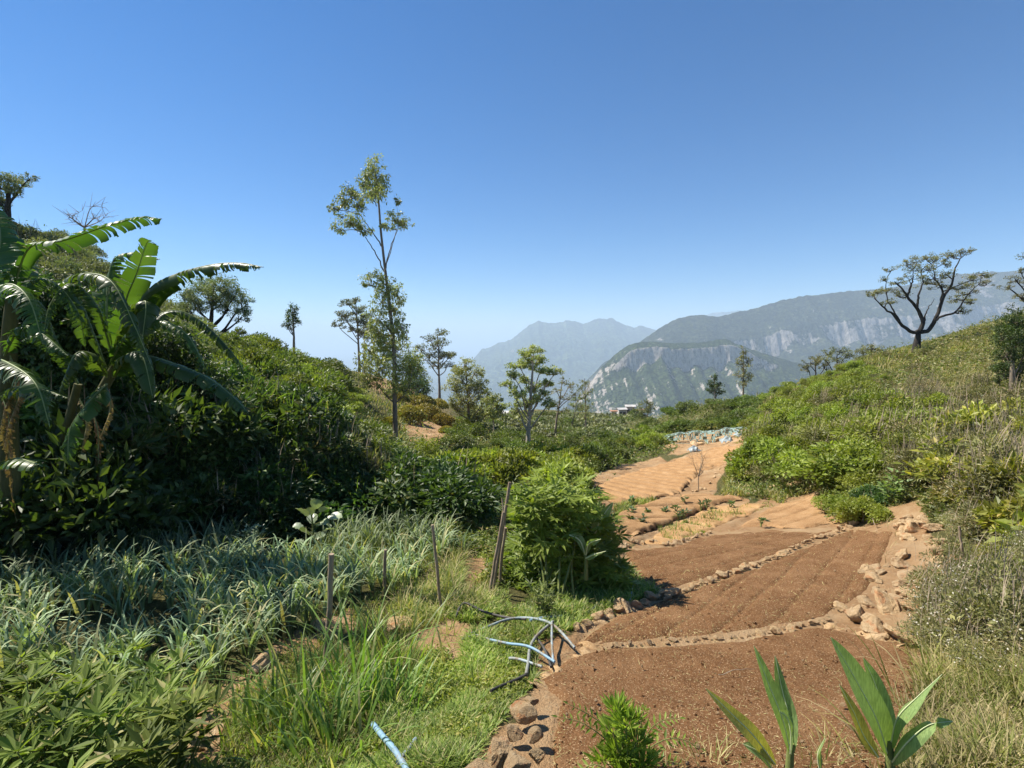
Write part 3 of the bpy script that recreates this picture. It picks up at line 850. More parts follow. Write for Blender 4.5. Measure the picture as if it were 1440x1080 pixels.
# right slope
scatter(rA, [(1064,640),(1080,600),(1120,570),(1250,560),(1330,590),(1320,640),(1230,680),(1130,680),(1070,690),(1045,690)], 58, .5, 1.3, .5, 7)
scatter(rB, [(1200,560),(1330,540),(1440,560),(1600,600),(1600,760),(1440,740),(1340,720),(1290,690),(1240,640)], 46, .5, .95, .5, 8)
scatter(rB, [(1060,680),(1080,600),(1200,560),(1330,580),(1300,660),(1150,690)], 26, .5, 1.2, .5, 27)
scatter(rA, [(1062,600),(1075,560),(1200,520),(1260,540),(1120,580),(1040,600)], 50, .5, .9, .6, 17, grow=.06)
scatter(rC, [(1290,660),(1350,600),(1500,600),(1560,760),(1440,760),(1350,700)], 16, .5, .85, .6, 9)
scatter(rC, [(1160,712),(1200,690),(1262,700),(1250,735),(1190,735)], 1, .35, .4, .5, 19)
scatter(rA, [(1160,712),(1200,690),(1262,700),(1250,735),(1190,735)], 4, .4, .6, .5, 119)
scatter(deepA, [(1200,705),(1262,690),(1262,720),(1220,728)], 2, .35, .5, .5, 120)
scatter(rF, [(1330,700),(1440,690),(1600,760),(1600,960),(1400,960),(1310,940),(1300,900),(1345,800)], 22, .22, .48, .5, 10)
scatter(rB, [(1330,700),(1440,690),(1600,760),(1600,960),(1400,960),(1320,930),(1345,800)], 16, .25, .5, .5, 110)
scatter(rC, [(1380,760),(1500,760),(1560,900),(1420,900)], 6, .2, .35, .5, 111)
scatter(hillD, [(60,290),(140,320),(260,425),(300,470),(200,475),(60,380)], 34, .8, 1.4, .4, 112)
scatter(low, [(1060,560),(1200,508),(1290,497),(1440,445),(1500,450),(1440,540),(1200,545)], 60, .5, .9, .6, 11, grow=.02)

def tuft_protos(name, n, mat, label, group, L, k, wd, l1, seed, cat='grass tuft', sp=.1):
    out = []
    for i in range(n):
        r = np.random.default_rng(seed + i); mb = MB(); kk = int(k * r.uniform(.6, 1.3))
        b = r.normal(0, sp, (kk, 3)); b[:, 2] = -.03
        az = np.arctan2(b[:, 1], b[:, 0]) + r.normal(0, .9, kk)
        addblades(mb, b, az, L * r.uniform(.4, 1.1, kk), wd * r.uniform(.6, 1.3, kk), r.uniform(.05, .8, kk), r.uniform(.5, l1, kk), 5, tipw=.06, pw=1.7)
        out.append(tag(mb.build(name, [mat]), label, cat, group, 'thing'))
    return out
bankg = tuft_protos('hanging_grass', 4, M['reed'], 'long arching grass hanging among the shrubs of the left bank', 'hanging grass on the bank', .9, 60, .02, 2.4, 400, sp=.14)
dryt = tuft_protos('dry_tuft', 3, M['dry'], 'dry straw-coloured grass tuft among the shrubs on the right slope', 'dry tufts on the right slope', .6, 70, .009, 1.7, 410)
lawnt = tuft_protos('grass_tuft', 3, M['grass'], 'ragged green grass tuft standing above the short grass by the pipes', 'tufts by the pipes', .28, 40, .009, 1.9, 420, sp=.06)
mixt = tuft_protos('grass_tuft', 3, M['mixgrass'], 'tangled half-dry grass tuft at the right edge of the beds', 'tufts right of the beds', .38, 60, .009, 2.1, 430, sp=.09)
fern = protos('bank_plant', 3, M['olive'], 'pale narrow-leaved plant poking out of the shaded bank', 'plant', 'narrow-leaved bank plants', seed=170, nb=12, nl=60, L=.2, Wd=.16, spiky=.8)
TW = protos('dry_shrub', 2, M['dry'], 'brown half-dead twiggy shrub on the right slope', 'shrub', 'half-dead shrubs on the right slope', seed=180, nb=20, nl=40, L=.07, Wd=.3, spiky=1, stems=18)
BANK = [(-100,700),(0,560),(180,560),(300,570),(400,610),(480,655),(560,695),(640,725),(560,742),(430,742),(250,742),(60,770)]
scatter(bankg, BANK, 60, .6, 1.3, .3, 201, sink=-.45, tilt=.3)
scatter(fern, BANK, 30, .5, 1.0, .4, 202, sink=-.25)
scatter(bankg, [(330,500),(480,510),(560,600),(640,660),(620,700),(430,600)], 26, .5, 1.0, .4, 203)
scatter(dryt, [(1040,640),(1070,590),(1200,520),(1440,440),(1600,480),(1600,760),(1440,740),(1340,720),(1290,690),(1230,690),(1060,690)], 110, .6, 1.4, .4, 204, sink=-.1)
scatter(TW, [(1060,660),(1080,600),(1200,540),(1440,500),(1600,560),(1600,760),(1340,720),(1250,690),(1150,690)], 26, .4, 1.0, .4, 205)
scatter(lawnt, [(560,1000),(600,920),(660,915),(700,975),(700,1010),(650,1080),(500,1080)], 50, .5, 1.1, .4, 206)
scatter(lawnt, [(640,760),(700,740),(700,870),(760,880),(640,900),(600,870)], 34, .5, 1.2, .4, 207)
scatter(mixt, [(1250,1090),(1290,930),(1330,880),(1440,840),(1600,900),(1600,1090)], 110, .5, 1.3, .4, 208)
scatter(mixt, [(900,1100),(960,1076),(1060,1060),(1230,1050),(1240,1100)], 30, .25, .6, .4, 209)

# ---------------------------------------------------------------- ground cover: nobody could count it
def cover_grass(name, mat, polys, n, L, Wd, label, cat, S=3, l0=(0, .5), l1=(.6, 1.7), tuft=1, dref=5., dpow=.75, avoid=True):
    mb = MB(); r = np.random.default_rng(abs(hash(name + label)) % 9999 if 0 else sum(map(ord, label)))
    per = n // len(polys) if not isinstance(n, (list, tuple)) else None
    for i, p in enumerate(polys):
        g = sample(p, per or n[i], r)
        if avoid:
            px, py = pix(g[:, 0], g[:, 1], g[:, 2]); g = g[(plot_w(px, py) < .75) & (bare_w(px, py) < .8)]
        N = len(g); 
        if tuft > 1:
            g = np.repeat(g, tuft, 0); N = len(g)
            g[:, :2] += r.normal(0, .03, (N, 2)) * np.maximum(1, g[:, 1:2] / dref) ** dpow
        sc = np.maximum(.7, g[:, 1] / dref) ** dpow
        hv = np.clip(1 + 1.3 * fbm(g[:, 0] / (.35 * sc), g[:, 1] / (.35 * sc), 91, 3), .35, 2.2)
        addblades(mb, g - [0, 0, .01], r.random(N) * 6.283, L * hv * r.uniform(.5, 1.3, N) * sc, Wd * sc, r.uniform(*l0, N), r.uniform(*l1, N), S)
    return tag(mb.build(name, [mat]), label, cat, kind='stuff')
def cover_leaves(name, mat, polys, n, L, Wd, hmax, label, cat, dref=5., dpow=.8, clump=.35, thr=.0):
    mb = MB(); r = np.random.default_rng(sum(map(ord, label)))
    for i, p in enumerate(polys):
        g = sample(p, n[i] if isinstance(n, (list, tuple)) else n // len(polys), r)
        px, py = pix(g[:, 0], g[:, 1], g[:, 2])
        c = fbm(g[:, 0] / clump, g[:, 1] / clump, 71, 3)
        ok = (plot_w(px, py) < .75) & (bare_w(px, py) < .6 + c) & (c > thr - .5)
        g = g[ok]; c = c[ok]; N = len(g)
        sc = np.maximum(.7, g[:, 1] / dref) ** dpow
        g[:, 2] += r.random(N) * hmax * np.clip(.5 + c, .05, 1) * sc
        d = rdir(N, r); d[:, 2] = d[:, 2] * .5 + .1
        ll = L * r.uniform(.5, 1.3, N) * sc
        addleaves(mb, g, d, rdir(N, r) * .7 + [0, 0, .8], ll, ll * Wd, .2, 0, np.clip(.5 + c * .5 + r.normal(0, .25, N), 0, .999))
    return tag(mb.build(name, [mat]), label, cat, kind='stuff')

cover_grass('grass', M['grass'], [[(560,1000),(600,920),(700,890),(760,890),(790,930),(745,975),(720,1000),(690,1040),(660,1100),(480,1100)], [(640,800),(700,760),(720,860),(660,880),(600,870),(560,880)], [(700,860),(900,790),(925,835),(840,870),(780,900),(700,900)]],
    [24000, 9000, 8000], .11, .0115, 'bright green grass between the leek field and the soil beds', 'grass', l0=(0, .9), l1=(.8, 2.0))
cover_leaves('ground_cover', M['lime'], [[(560,1000),(600,920),(700,890),(750,900),(745,975),(700,1000),(640,1100),(480,1100)], [(640,720),(720,700),(740,800),(660,830),(620,790)]], [12000, 8000], .045, .4, .12, 'low bright green weeds growing through the grass', 'weeds')
cover_grass('rough_grass', M['mixgrass'], [[(1240,1100),(1290,930),(1330,880),(1500,840),(1700,900),(1700,1100)], [(960,1100),(1000,1062),(1240,1050),(1240,1100)], [(1330,860),(1440,800),(1600,800),(1600,900),(1400,900)], [(640,870),(560,900),(560,860),(640,780),(700,790),(690,860)]],
    [15000, 4500, 6000, 2500], .2, .009, 'tangled half-dry grass along the right edge and path', 'grass', l0=(0, .8), l1=(.5, 2.1))
cover_grass('dry_grass', M['dry'], [[(1240,1100),(1290,930),(1500,840),(1700,900),(1700,1100)], [(1290,560),(1440,470),(1440,560),(1380,640),(1290,620)], [(1180,545),(1300,490),(1440,440),(1440,480),(1300,560)], [(1240,700),(1340,690),(1350,830),(1290,860),(1240,840)]],
    [7000, 7000, 3500, 700], .16, .007, 'dry straw-coloured grass on the right-hand slope', 'dry grass', l0=(.1, .9), l1=(.6, 2.0), dpow=.55)
cover_grass('slope_grass', M['mixgrass'], [[(1060,560),(1290,490),(1440,440),(1440,600),(1200,560),(1100,590)], [(1040,620),(1120,640),(1200,690),(1160,720),(1060,700),(1010,700)], [(330,500),(430,490),(600,560),(640,620),(560,650),(420,560)], [(1000,590),(1100,560),(1100,640),(1040,640)]],
    [26000, 7000, 9000, 6000], .13, .013, 'green and yellow grass on the hill slopes', 'grass', l0=(.1, .9), l1=(.5, 1.8), dpow=.65)
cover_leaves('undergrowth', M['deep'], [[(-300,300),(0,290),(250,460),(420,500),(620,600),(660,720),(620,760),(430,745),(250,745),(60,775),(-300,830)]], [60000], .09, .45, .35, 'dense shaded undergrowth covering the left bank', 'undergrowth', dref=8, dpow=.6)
cover_leaves('valley_scrub', M['shrub'], [[(560,600),(700,580),(900,586),(1060,565),(1060,610),(930,640),(830,690),(860,740),(860,800),(700,830),(640,790),(600,700)], [(1040,600),(1200,540),(1440,540),(1500,800),(1350,740),(1180,720),(1020,700)], [(1080,560),(1200,510),(1300,490),(1440,435),(1440,520),(1200,560)]], [56000, 36000, 14000], .09, .4, .3, 'low green scrub covering the valley and the slope at right', 'scrub', dref=8, dpow=.62)
cover_leaves('scrub', M['olive'], [[(640,640),(700,575),(900,583),(1060,565),(1060,600),(930,625),(830,660),(700,670)], [(1280,640),(1440,560),(1500,800),(1350,760),(1240,700)], [(1290,495),(1440,435),(1440,560),(1250,560)]], [24000, 16000, 16000], .1, .35, .4, 'olive scrub in the distance and on the right bank', 'scrub', dref=9, dpow=.5)

# ---------------------------------------------------------------- leeks
LEEKP = [(-260,830),(0,790),(120,775),(260,762),(330,752),(480,748),(640,755),(662,770),(640,800),(600,820),(560,832),(500,850),(470,862),(400,900),(330,945),(270,985),(220,1010),(100,960),(0,960),(-260,1020)]
def leek_mb(seed, k=9):
    r = np.random.default_rng(seed); mb = MB()
    b = r.normal(0, .012, (k, 3)); b[:, 2] = -.02
    az = np.arange(k) * 2.5 + r.normal(0, .4, k)
    addblades(mb, b, az, r.uniform(.34, .62, k), r.uniform(.022, .036, k), r.uniform(.02, .35, k), r.uniform(.8, 2.6, k), 6, tipw=.1, pw=2.0)
    addtube(mb, [[0, 0, -.03], [0, 0, .05], [0, .005, .13]], [.013, .012, .008], 6, 0, .9)
    return mb
leekp = []
for i in range(9):
    o = leek_mb(300 + i).build('leek_plant', [M['leek']]); tag(o, 'blue-green leek plant with bent strap leaves in the field on the left', 'leek plant', 'leeks in the left field'); leekp.append(o)
def leek_rows():
    r = np.random.default_rng(77)
    g = sample(LEEKP, 9000, r)
    # planted in rows: snap across the row direction, drop what falls too close
    a = math.radians(35); ca, sa = math.cos(a), math.sin(a)
    rowc = np.round((-sa * g[:, 0] + ca * g[:, 1]) / .21); al = (ca * g[:, 0] + sa * g[:, 1]) / .15
    seen = set(); out = []
    for i in range(len(g)):
        key = (int(rowc[i]), int(al[i]))
        if key in seen: continue
        seen.add(key)
        if fbm(g[i, 0] / .8, g[i, 1] / .8, 88, 2) < -.3: continue
        out.append(g[i])
    out = A(out); out[:, :2] += r.normal(0, .03, (len(out), 2))
    out[:, 2] = H(out[:, 0], out[:, 1])
    px, py = pix(out[:, 0], out[:, 1], out[:, 2])
    vis = (px > -10) & (px < 1450) & (py < 1085)
    out = np.concatenate([out[vis][np.argsort(np.hypot(out[vis][:, 0], out[vis][:, 1]))], out[~vis]])
    return out
lk = leek_rows()
print('leeks', len(lk))
r_ = np.random.default_rng(5)
for i, p in enumerate(lk[:300]):
    s = r_.uniform(.75, 1.15); rz = r_.random() * 6.28
    if i < 9: o = leekp[i]; o.location = p; o.rotation_euler = (0, 0, rz); o.scale = (s, s, s); o['_used'] = 1
    else: copy_thing(leekp[i % 9], p, rz, s, rx=r_.normal(0, .08), ry=r_.normal(0, .08))
mb = MB()
tm = [leek_mb(300 + i, 8) for i in range(6)]
for p in lk[300:]:
    s = r_.uniform(.75, 1.15); a = r_.random() * 6.28
    Mx = np.eye(4); Mx[:3, :3] = np.array([[math.cos(a), -math.sin(a), 0], [math.sin(a), math.cos(a), 0], [0, 0, 1]]) * s; Mx[:3, 3] = p
    mb.merge(tm[r_.integers(6)], Mx)
tag(mb.build('leek_crop', [M['leek']]), 'the rest of the leek crop stretching to the foot of the bank', 'leek crop', kind='stuff')
cover_grass('weed_grass', M['grass'], [[(0,960),(220,1010),(330,950),(470,865),(640,800),(640,860),(560,960),(500,1100),(0,1100)], [(420,750),(640,750),(660,770),(560,830),(440,800)]], [13000, 3000], .11, .008, 'fine green grass and weeds at the edge of the leek field', 'grass')

# ---------------------------------------------------------------- tall grass clumps
def tallgrass(name, px, py, n, L, spread, seed, label, lean=(.05, .6), tip=(.6, 2.0), wd=.018, mat='reed', group='tall grass clumps'):
    r = np.random.default_rng(seed); g = G(px, py); mb = MB()
    b = np.stack([r.normal(0, spread, n), r.normal(0, spread, n), np.full(n, -.03)], 1)
    az = np.arctan2(b[:, 1], b[:, 0]) + r.normal(0, .8, n)
    addblades(mb, b, az, L * r.uniform(.5, 1.1, n), wd * r.uniform(.6, 1.3, n), r.uniform(*lean, n), r.uniform(*tip, n), 8, tipw=.05, pw=2.0)
    o = mb.build(name, [M[mat]], loc=tuple(g)); return tag(o, label, 'tall grass', None, 'thing')
tallgrass('tall_grass', 430, 1010, 60, .8, .12, 1, 'tall arching grass clump left of the thick fence stake')
tallgrass('tall_grass', 500, 985, 75, .95, .10, 2, 'tallest green grass clump just right of the thick fence stake')
tallgrass('tall_grass', 555, 950, 50, .85, .12, 3, 'grass clump with long blades arching right toward the thin stake')
tallgrass('tall_grass', 380, 1040, 90, .45, .16, 4, 'grass clump beside the flat stone at the field edge')
tallgrass('tall_grass', 470, 1060, 100, .45, .16, 5, 'low grass clump at the bottom edge left of the blue pipe')
tallgrass('tall_grass', 540, 1010, 90, .4, .14, 6, 'low grass clump in the shade above the blue pipe')
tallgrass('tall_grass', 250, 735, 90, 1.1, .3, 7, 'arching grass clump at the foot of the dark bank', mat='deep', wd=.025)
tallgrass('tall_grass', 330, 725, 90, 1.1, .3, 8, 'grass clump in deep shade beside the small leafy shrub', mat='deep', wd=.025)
tallgrass('tall_grass', 1420, 850, 130, .55, .15, 9, 'spiky yellow-green grass clump at the right edge below the rocks', mat='yellow', wd=.02)
tallgrass('tall_grass', 1370, 890, 90, .35, .15, 10, 'small yellow-green grass clump among the white flowers', mat='mixgrass', wd=.01)
tallgrass('tall_grass', 30, 780, 14, 1.0, .2, 11, 'dry bent stalks beside the banana stems at far left', mat='dry', wd=.012)

# straw, chaff and crumbs of earth on the beds
def litter():
    r = np.random.default_rng(12); mb = MB()
    for k, n in (('near', 5200), ('middle', 3000), ('far_left', 900)):
        g = sample(PLOTS[k], n, r); N = len(g); sc = np.maximum(1, g[:, 1] / 4) ** .6
        d = rdir(N, r); d[:, 2] *= .25; L = r.exponential(.018, N) * sc + .004
        addleaves(mb, g + np.stack([0 * sc, 0 * sc, .012 + .02 * r.random(N) + .01 * (sc - 1)], 1), d, rdir(N, r) * .4 + [0, 0, 1.], np.minimum(L, .09), .004 * sc, .1)
    tag(mb.build('straw_litter', [M['dry']]), 'bits of straw and chaff scattered over the dug soil beds', 'straw', kind='stuff')
    mb = MB()
    for k, n in (('near', 1200), ('middle', 700)):
        g = sample(PLOTS[k], n, r); N = len(g); s = r.exponential(.003, N) + .003
        u = rdir(N * 6, r).reshape(N, 6, 3)
        O = np.array([[1,0,0],[-1,0,0],[0,1,0],[0,-1,0],[0,0,1],[0,0,-1.]])
        V = (O[None] + u * .35) * s[:, None, None] + (g + [0, 0, .028])[:, None]
        F = np.array([[0,2,4],[2,1,4],[1,3,4],[3,0,4],[2,0,5],[1,2,5],[3,1,5],[0,3,5]])
        mb.add(V.reshape(-1, 3), (np.arange(N)[:, None, None] * 6 + F[None]).reshape(-1, 3))
    tag(mb.build('soil_crumbs', [M['soil']]), 'small crumbs and clods of brown earth on the soil beds', 'soil crumbs', kind='stuff')
litter()

cover_grass('weed_strip', M['grass'], [[(925,748),(1000,722),(1080,706),(1090,712),(1010,735),(990,752),(940,765)], [(862,716),(900,704),(925,706),(870,724)]], [1500, 900], .07, .008, 'green weed strips growing between the orange beds', 'weeds', avoid=False)
# ---------------------------------------------------------------- trees
def clump(mb, c, rx, ry, rz, n, L, Wd, r, mat=0, droop=.3, sub=7, flat=0, tw=None, base=None):
    """a spray of leaf tufts; twigs run to each tuft from base"""
    d = rdir(sub, r) * (r.random((sub, 1)) ** .4)
    S = c + d * [rx, ry, rz] * .95
    for k in range(sub):
        m = n // sub
        q = rdir(m, r) * (r.random((m, 1)) ** .45)
        sr = np.array([rx, ry, max(rz, rx * .25)]) * (.34 - .05 * flat) * r.uniform(.35, 1.25)
        P = S[k] + q * sr
        ax = unit(q + rdir(m, r) * .7 + [0, 0, -droop]); nr = rdir(m, r) + [0, 0, .5 + flat]
        ll = L * r.uniform(.6, 1.3, m)
        addleaves(mb, P, ax, nr, ll, ll * Wd, .12, mat, np.clip(r.random() * .4 + r.random(m) * .62, 0, .999))
        if tw is not None and base is not None:
            mid = base * .45 + S[k] * .55 + r.normal(0, rx * .08, 3) - [0, 0, rz * .1]
            addtube(tw, curve([base, mid, S[k]], 5), np.linspace(.8, .25, 5) * tw.twr, 4, 0)

LS = .72
def tree(name, label, base, top, trunk_r, clumps, leaf, bark, Y=None, L=.16, Wd=.4, dens=1.0, cat='tree', droop=.3, flat=0, fork=None, limb=.5, seed=1, bend=None, wob=.02, trunk=None, twr=None, sub=8, limbs=None):
    """base, top and every clump are given where the photo shows them, at forward distance Y;
    clump = (px, py, rx, ry [, attach height 0..1 [, depth offset]])"""
    r = np.random.default_rng(seed)
    g = G(*base) if Y is None else None
    Yb = g[1] if Y is None else Y
    b = W(base[0], base[1], Yb) if Y is not None else g
    if Y is not None: b[2] = min(b[2], float(H(b[0], b[1])))
    px1 = Yb / 720.0
    o = empty(name, tuple(b), label, cat)
    if trunk: TP = [W(x, y, Yb) - b for x, y in trunk]; TP = [np.array([0, 0, -.1 - .004 * Yb])] + TP
    else: TP = [np.array([0, 0, -.1 - .004 * Yb]), W(top[0], top[1], Yb) - b]
    T = curve(TP, 18); T[1:-1, :2] += np.cumsum(r.normal(0, wob, (16, 2)), 0) * .3 * Yb / 30
    Ttop = T[-1]
    tb = MB(); R = trunk_r * (1 - .8 * np.linspace(0, 1, 18) ** .9); R[0] *= 1.35; R[1] *= 1.1
    addtube(tb, T, R, 9, 0)
    lb = MB(); lb.twr = (twr or trunk_r * .1)
    cb = MB()
    hz = T[:, 2]
    LP = None
    if limbs:
        pts = []; rad = []
        for li, (pl, ra0) in enumerate(limbs):
            dy = r.uniform(-.5, .5)
            Q = [W(x, y, Yb + dy * abs(x - base[0]) * px1) - b for x, y in pl]
            Q = curve(Q, 18, .02 * px1 * 20); rr_ = np.linspace(ra0 * .8, ra0 * .16, 18)
            addtube(lb, Q, rr_, 7, 0); pts.append(Q[3:]); rad.append(rr_[3:])
        LP = np.concatenate(pts + [T[6:]]); LR = np.concatenate(rad + [R[6:]])
    for ci, c in enumerate(clumps):
        x, y, rx, ry = c[:4]; at = c[4] if len(c) > 4 and c[4] is not None else None
        dy = (c[5] if len(c) > 5 else r.uniform(-1, 1) * rx * px1 * 1.1)
        C = W(x, y, Yb + dy) - b
        rxx, rz = rx * px1, ry * px1
        if at is None:
            zz = C[2] - (abs(C[0] - np.interp(C[2], hz, T[:, 0]))) * 1.1 - rz
            at = np.clip((zz - hz[0]) / (hz[-1] - hz[0]), .12, .97)
        k = at * 17; i = int(min(k, 16)); a = T[i] + (T[i + 1] - T[i]) * (k - i); ra = R[i] * limb
        e = C - [0, 0, rz * .45]
        if LP is not None:
            dd_ = np.linalg.norm((LP - e) * [1, 1, .8], axis=1) + np.where(LP[:, 2] > e[2] - .2 * rz, 3.0, 0) * px1 * 20
            q_ = int(np.argmin(dd_)); a = LP[q_]; ra = LR[q_] * .7
        m1 = a * .62 + e * .38 + r.normal(0, rxx * .12, 3); m2 = a * .25 + e * .75 + r.normal(0, rxx * .12, 3)
        m1[2] -= .06 * np.linalg.norm(e - a) * (.5 if flat else -0.2)
        P = curve([a, m1, m2, e], 9)
        addtube(lb, P, np.linspace(max(ra, lb.twr * 1.5), lb.twr, 9), 6, 0)
        n = int(dens * 2.3 * rx * ry * (1 if not flat else 1.6)) + 40
        clump(cb, C, rxx * 1.15, rxx * 1.05, rz * (1.6 if limbs else 1.45), int(n * 1.3), L * LS, Wd, r, 0, droop, max(8, int(sub * (rx * ry) ** .5 / 5)), flat, lb, P[-2])
    tb.build('trunk', [M[bark]], o)
    if lb.V: lb.build('limbs', [M[bark]], o)
    if cb.V: cb.build('crown', [M[leaf]], o)
    return o

# the tall gum in front
tree('gum_tree', 'tallest gum tree with a bare pale stem and layered crown left of centre', (556,622), (527,236), .15,
  [(527,240,15,14,.93),(520,256,14,13,.9),(534,258,13,14,.93),(527,272,20,9,.9),(510,258,8,6,.88),
   (492,274,14,10,.76),(484,282,12,8,.76),(502,286,14,10,.76),(472,292,9,5,.74),
   (490,310,18,9,.7),(506,318,12,6,.72),(478,320,10,5,.7),(515,322,10,4,.8),
   (556,308,14,8,.66),(568,314,12,6,.66),(546,318,9,5,.66),(558,280,7,4,.66),
   (522,396,14,10,.55),(533,388,8,8,.6),(545,402,12,11,.55),(560,412,11,12,.5),(538,420,16,13,.5),(555,432,14,10,.45),
   (530,445,14,9,.45),(526,462,16,10,.38),(553,462,16,12,.38),(540,478,20,10,.36),(566,470,11,10,.35),
   (520,490,15,12,.3),(556,496,22,14,.25),(536,512,22,14,.2),(572,516,18,14,.2),(556,532,24,12,.22),(528,536,16,10,.17),(582,500,12,14,.2),(586,520,14,14,.2),(510,510,12,12,.2),(514,530,14,10,.15),(545,550,14,6,.19),(575,545,16,8,.17),(590,540,12,8,.17),(540,495,20,12,.3),(532,470,12,10,.35),(565,455,10,9,.4)],
  'euc', 'bark', L=.2, Wd=.4, dens=.9, seed=3, limbs=[([(554,566),(545,558),(535,545),(528,535)],.06), ([(554,568),(566,558),(574,545),(578,530)],.06), ([(543,388),(530,360),(515,335),(505,324)],.05), ([(541,382),(549,350),(558,325),(563,314)],.04), ([(538,348),(525,328),(510,308),(498,292)],.045), ([(541,378),(552,345),(560,310),(558,290)],.03), ([(530,290),(520,272),(512,262)],.03), ([(549,440),(560,425),(562,415)],.03), ([(551,500),(570,485),(572,475)],.03), ([(552,520),(530,505),(522,495)],.03), ([(546,410),(530,398),(523,396)],.03)], trunk=[(556,618),(555,560),(554,490),(548,430),(543,390),(536,330),(531,270),(527,240)], twr=.014, limb=.3, droop=.8, sub=9)
B = lambda cx, cy, s, pts: [(cx + x * s, cy + y * s, a * s, b * s) + tuple(e) for x, y, a, b, *e in pts]
UMB = [(0,-48,13,5),(-14,-40,13,5),(12,-36,13,5),(-22,-26,15,5),(18,-24,14,5),(0,-30,14,5),(-10,-16,15,5),(24,-12,13,5),(8,-12,13,5),(-26,-8,12,4),(-4,0,14,5),(16,4,12,4)]
def umb(seed, w=1, h=1, n=12):
    r = np.random.default_rng(seed); return [(x * w + r.normal(0, 2), y * h + r.normal(0, 2), a, b) for x, y, a, b in UMB[:n]]
tree('background_tree', 'slender layered tree on the ridge just left of the tallest gum', (506,525), (500,418), .22, B(497,462,.85,umb(1,.9,1)), 'fartree', 'bark', Y=72, L=.34, dens=1.5, flat=.6, seed=11, twr=.04)
tree('background_tree', 'thin second stem with few leaf layers between the slender tree and the tallest gum', (512,528), (512,448), .16, B(514,482,.6,umb(2,.8,1.2,9)), 'fartree', 'bark', Y=74, L=.34, dens=1.3, flat=.6, seed=12, twr=.04)
tree('background_tree', 'layered tree on the skyline right of the tallest gum', (618,548), (614,470), .22, B(615,510,.85,umb(3,1,.95)), 'fartree', 'bark', Y=70, L=.34, dens=1.5, flat=.6, seed=13, twr=.04)
tree('background_tree', 'dark bushy tree crowd beside the layered skyline tree', (585,585), (585,520), .2, [(575,520,14,14),(590,530,14,14),(600,545,14,12),(578,545,16,14),(592,560,18,12),(566,556,12,12)], 'fartree', 'bark', Y=52, L=.3, dens=1.5, seed=14, twr=.03)
tree('background_tree', 'brownish bushy tree with domed layers at the centre-left skyline', (662,622), (655,515), .2, [(652,512,13,7),(640,520,12,6),(668,522,12,7),(650,532,16,8),(672,540,14,9),(640,545,15,10),(660,555,20,12),(682,560,14,10),(645,572,16,12),(672,582,20,12),(690,575,10,8)], 'euc', 'bark', Y=44, L=.24, dens=1.5, flat=.3, seed=15, twr=.03)
tree('valley_tree', 'layered tree with a straight white stem standing in the valley centre', (742,648), (748,492), .16, [(748,492,13,5),(738,500,12,5),(756,504,12,5),(728,512,14,5),(746,514,13,5),(722,528,12,5),(738,532,14,5),(765,520,16,5),(782,522,12,4),(716,540,11,4),(750,544,14,6),(770,538,14,5),(732,552,14,6),(760,558,14,6),(742,566,14,7),(726,572,11,6),(770,568,10,5)],
  'euc', 'pbark', L=.17, dens=1.7, flat=.7, seed=16, twr=.02, wob=.01, trunk=[(742,640),(743,610),(744,590),(746,560),(749,520),(748,500)])
tree('valley_tree', 'sparse open tree with pale limbs right of the white-stemmed tree', (778,622), (792,536), .15, [(792,536,11,4),(802,542,10,4),(782,548,9,4),(808,552,9,4),(796,560,9,4),(780,566,8,4),(790,575,10,4)], 'olive', 'bark', Y=50, L=.22, dens=.8, flat=.8, seed=17, twr=.03)
tree('valley_tree', 'narrow upright pale green tree in front of the cliff foot', (824,606), (822,532), .14, [(823,535,6,6),(818,545,6,6),(828,548,6,7),(822,558,9,7),(816,568,7,7),(828,570,7,8),(822,582,10,7)], 'euc', 'bark', Y=62, L=.24, dens=1.2, seed=18, twr=.03)
tree('valley_tree', 'small dark round tree above the far white houses', (909,588), (912,566), .12, [(909,568,7,5),(915,572,7,5),(903,576,8,5),(912,578,7,4)], 'fartree', 'bark', Y=95, L=.5, dens=1.8, seed=19, twr=.04)
tree('valley_tree', 'dark conical young tree on the right ridge line', (1006,566), (1005,528), .12, [(1005,532,4,5),(1003,540,7,5),(1009,542,6,4),(1001,548,9,4),(1010,550,8,4),(1005,545,8,5)], 'deep', 'bark', Y=75, L=.35, dens=2.4, seed=20, twr=.03)
tree('valley_tree', 'thin wispy tree on the right ridge before the escarpment', (1046,548), (1046,490), .12, [(1046,493,6,5),(1041,504,6,5),(1051,506,6,6),(1045,515,9,6),(1040,526,8,5),(1052,528,8,6),(1046,538,8,5)], 'olive', 'bark', Y=62, L=.3, dens=1.3, seed=21, twr=.03)
tree('valley_tree', 'faint leaning tree between the white-stemmed tree and the narrow tree', (800,615), (812,560), .12, [(812,562,8,3),(806,570,8,3),(818,574,8,4),(802,580,9,4)], 'fartree', 'bark', Y=75, L=.4, dens=1.3, flat=.7, seed=22, twr=.03)
tree('valley_tree', 'thin bare-stemmed tree among bushes left of the white-stemmed tree', (694,640), (694,560), .09, [(694,560,10,5),(686,568,9,5),(702,570,10,5),(694,578,12,6)], 'euc', 'pbark', Y=40, L=.3, dens=1.6, flat=.4, seed=23, twr=.02)
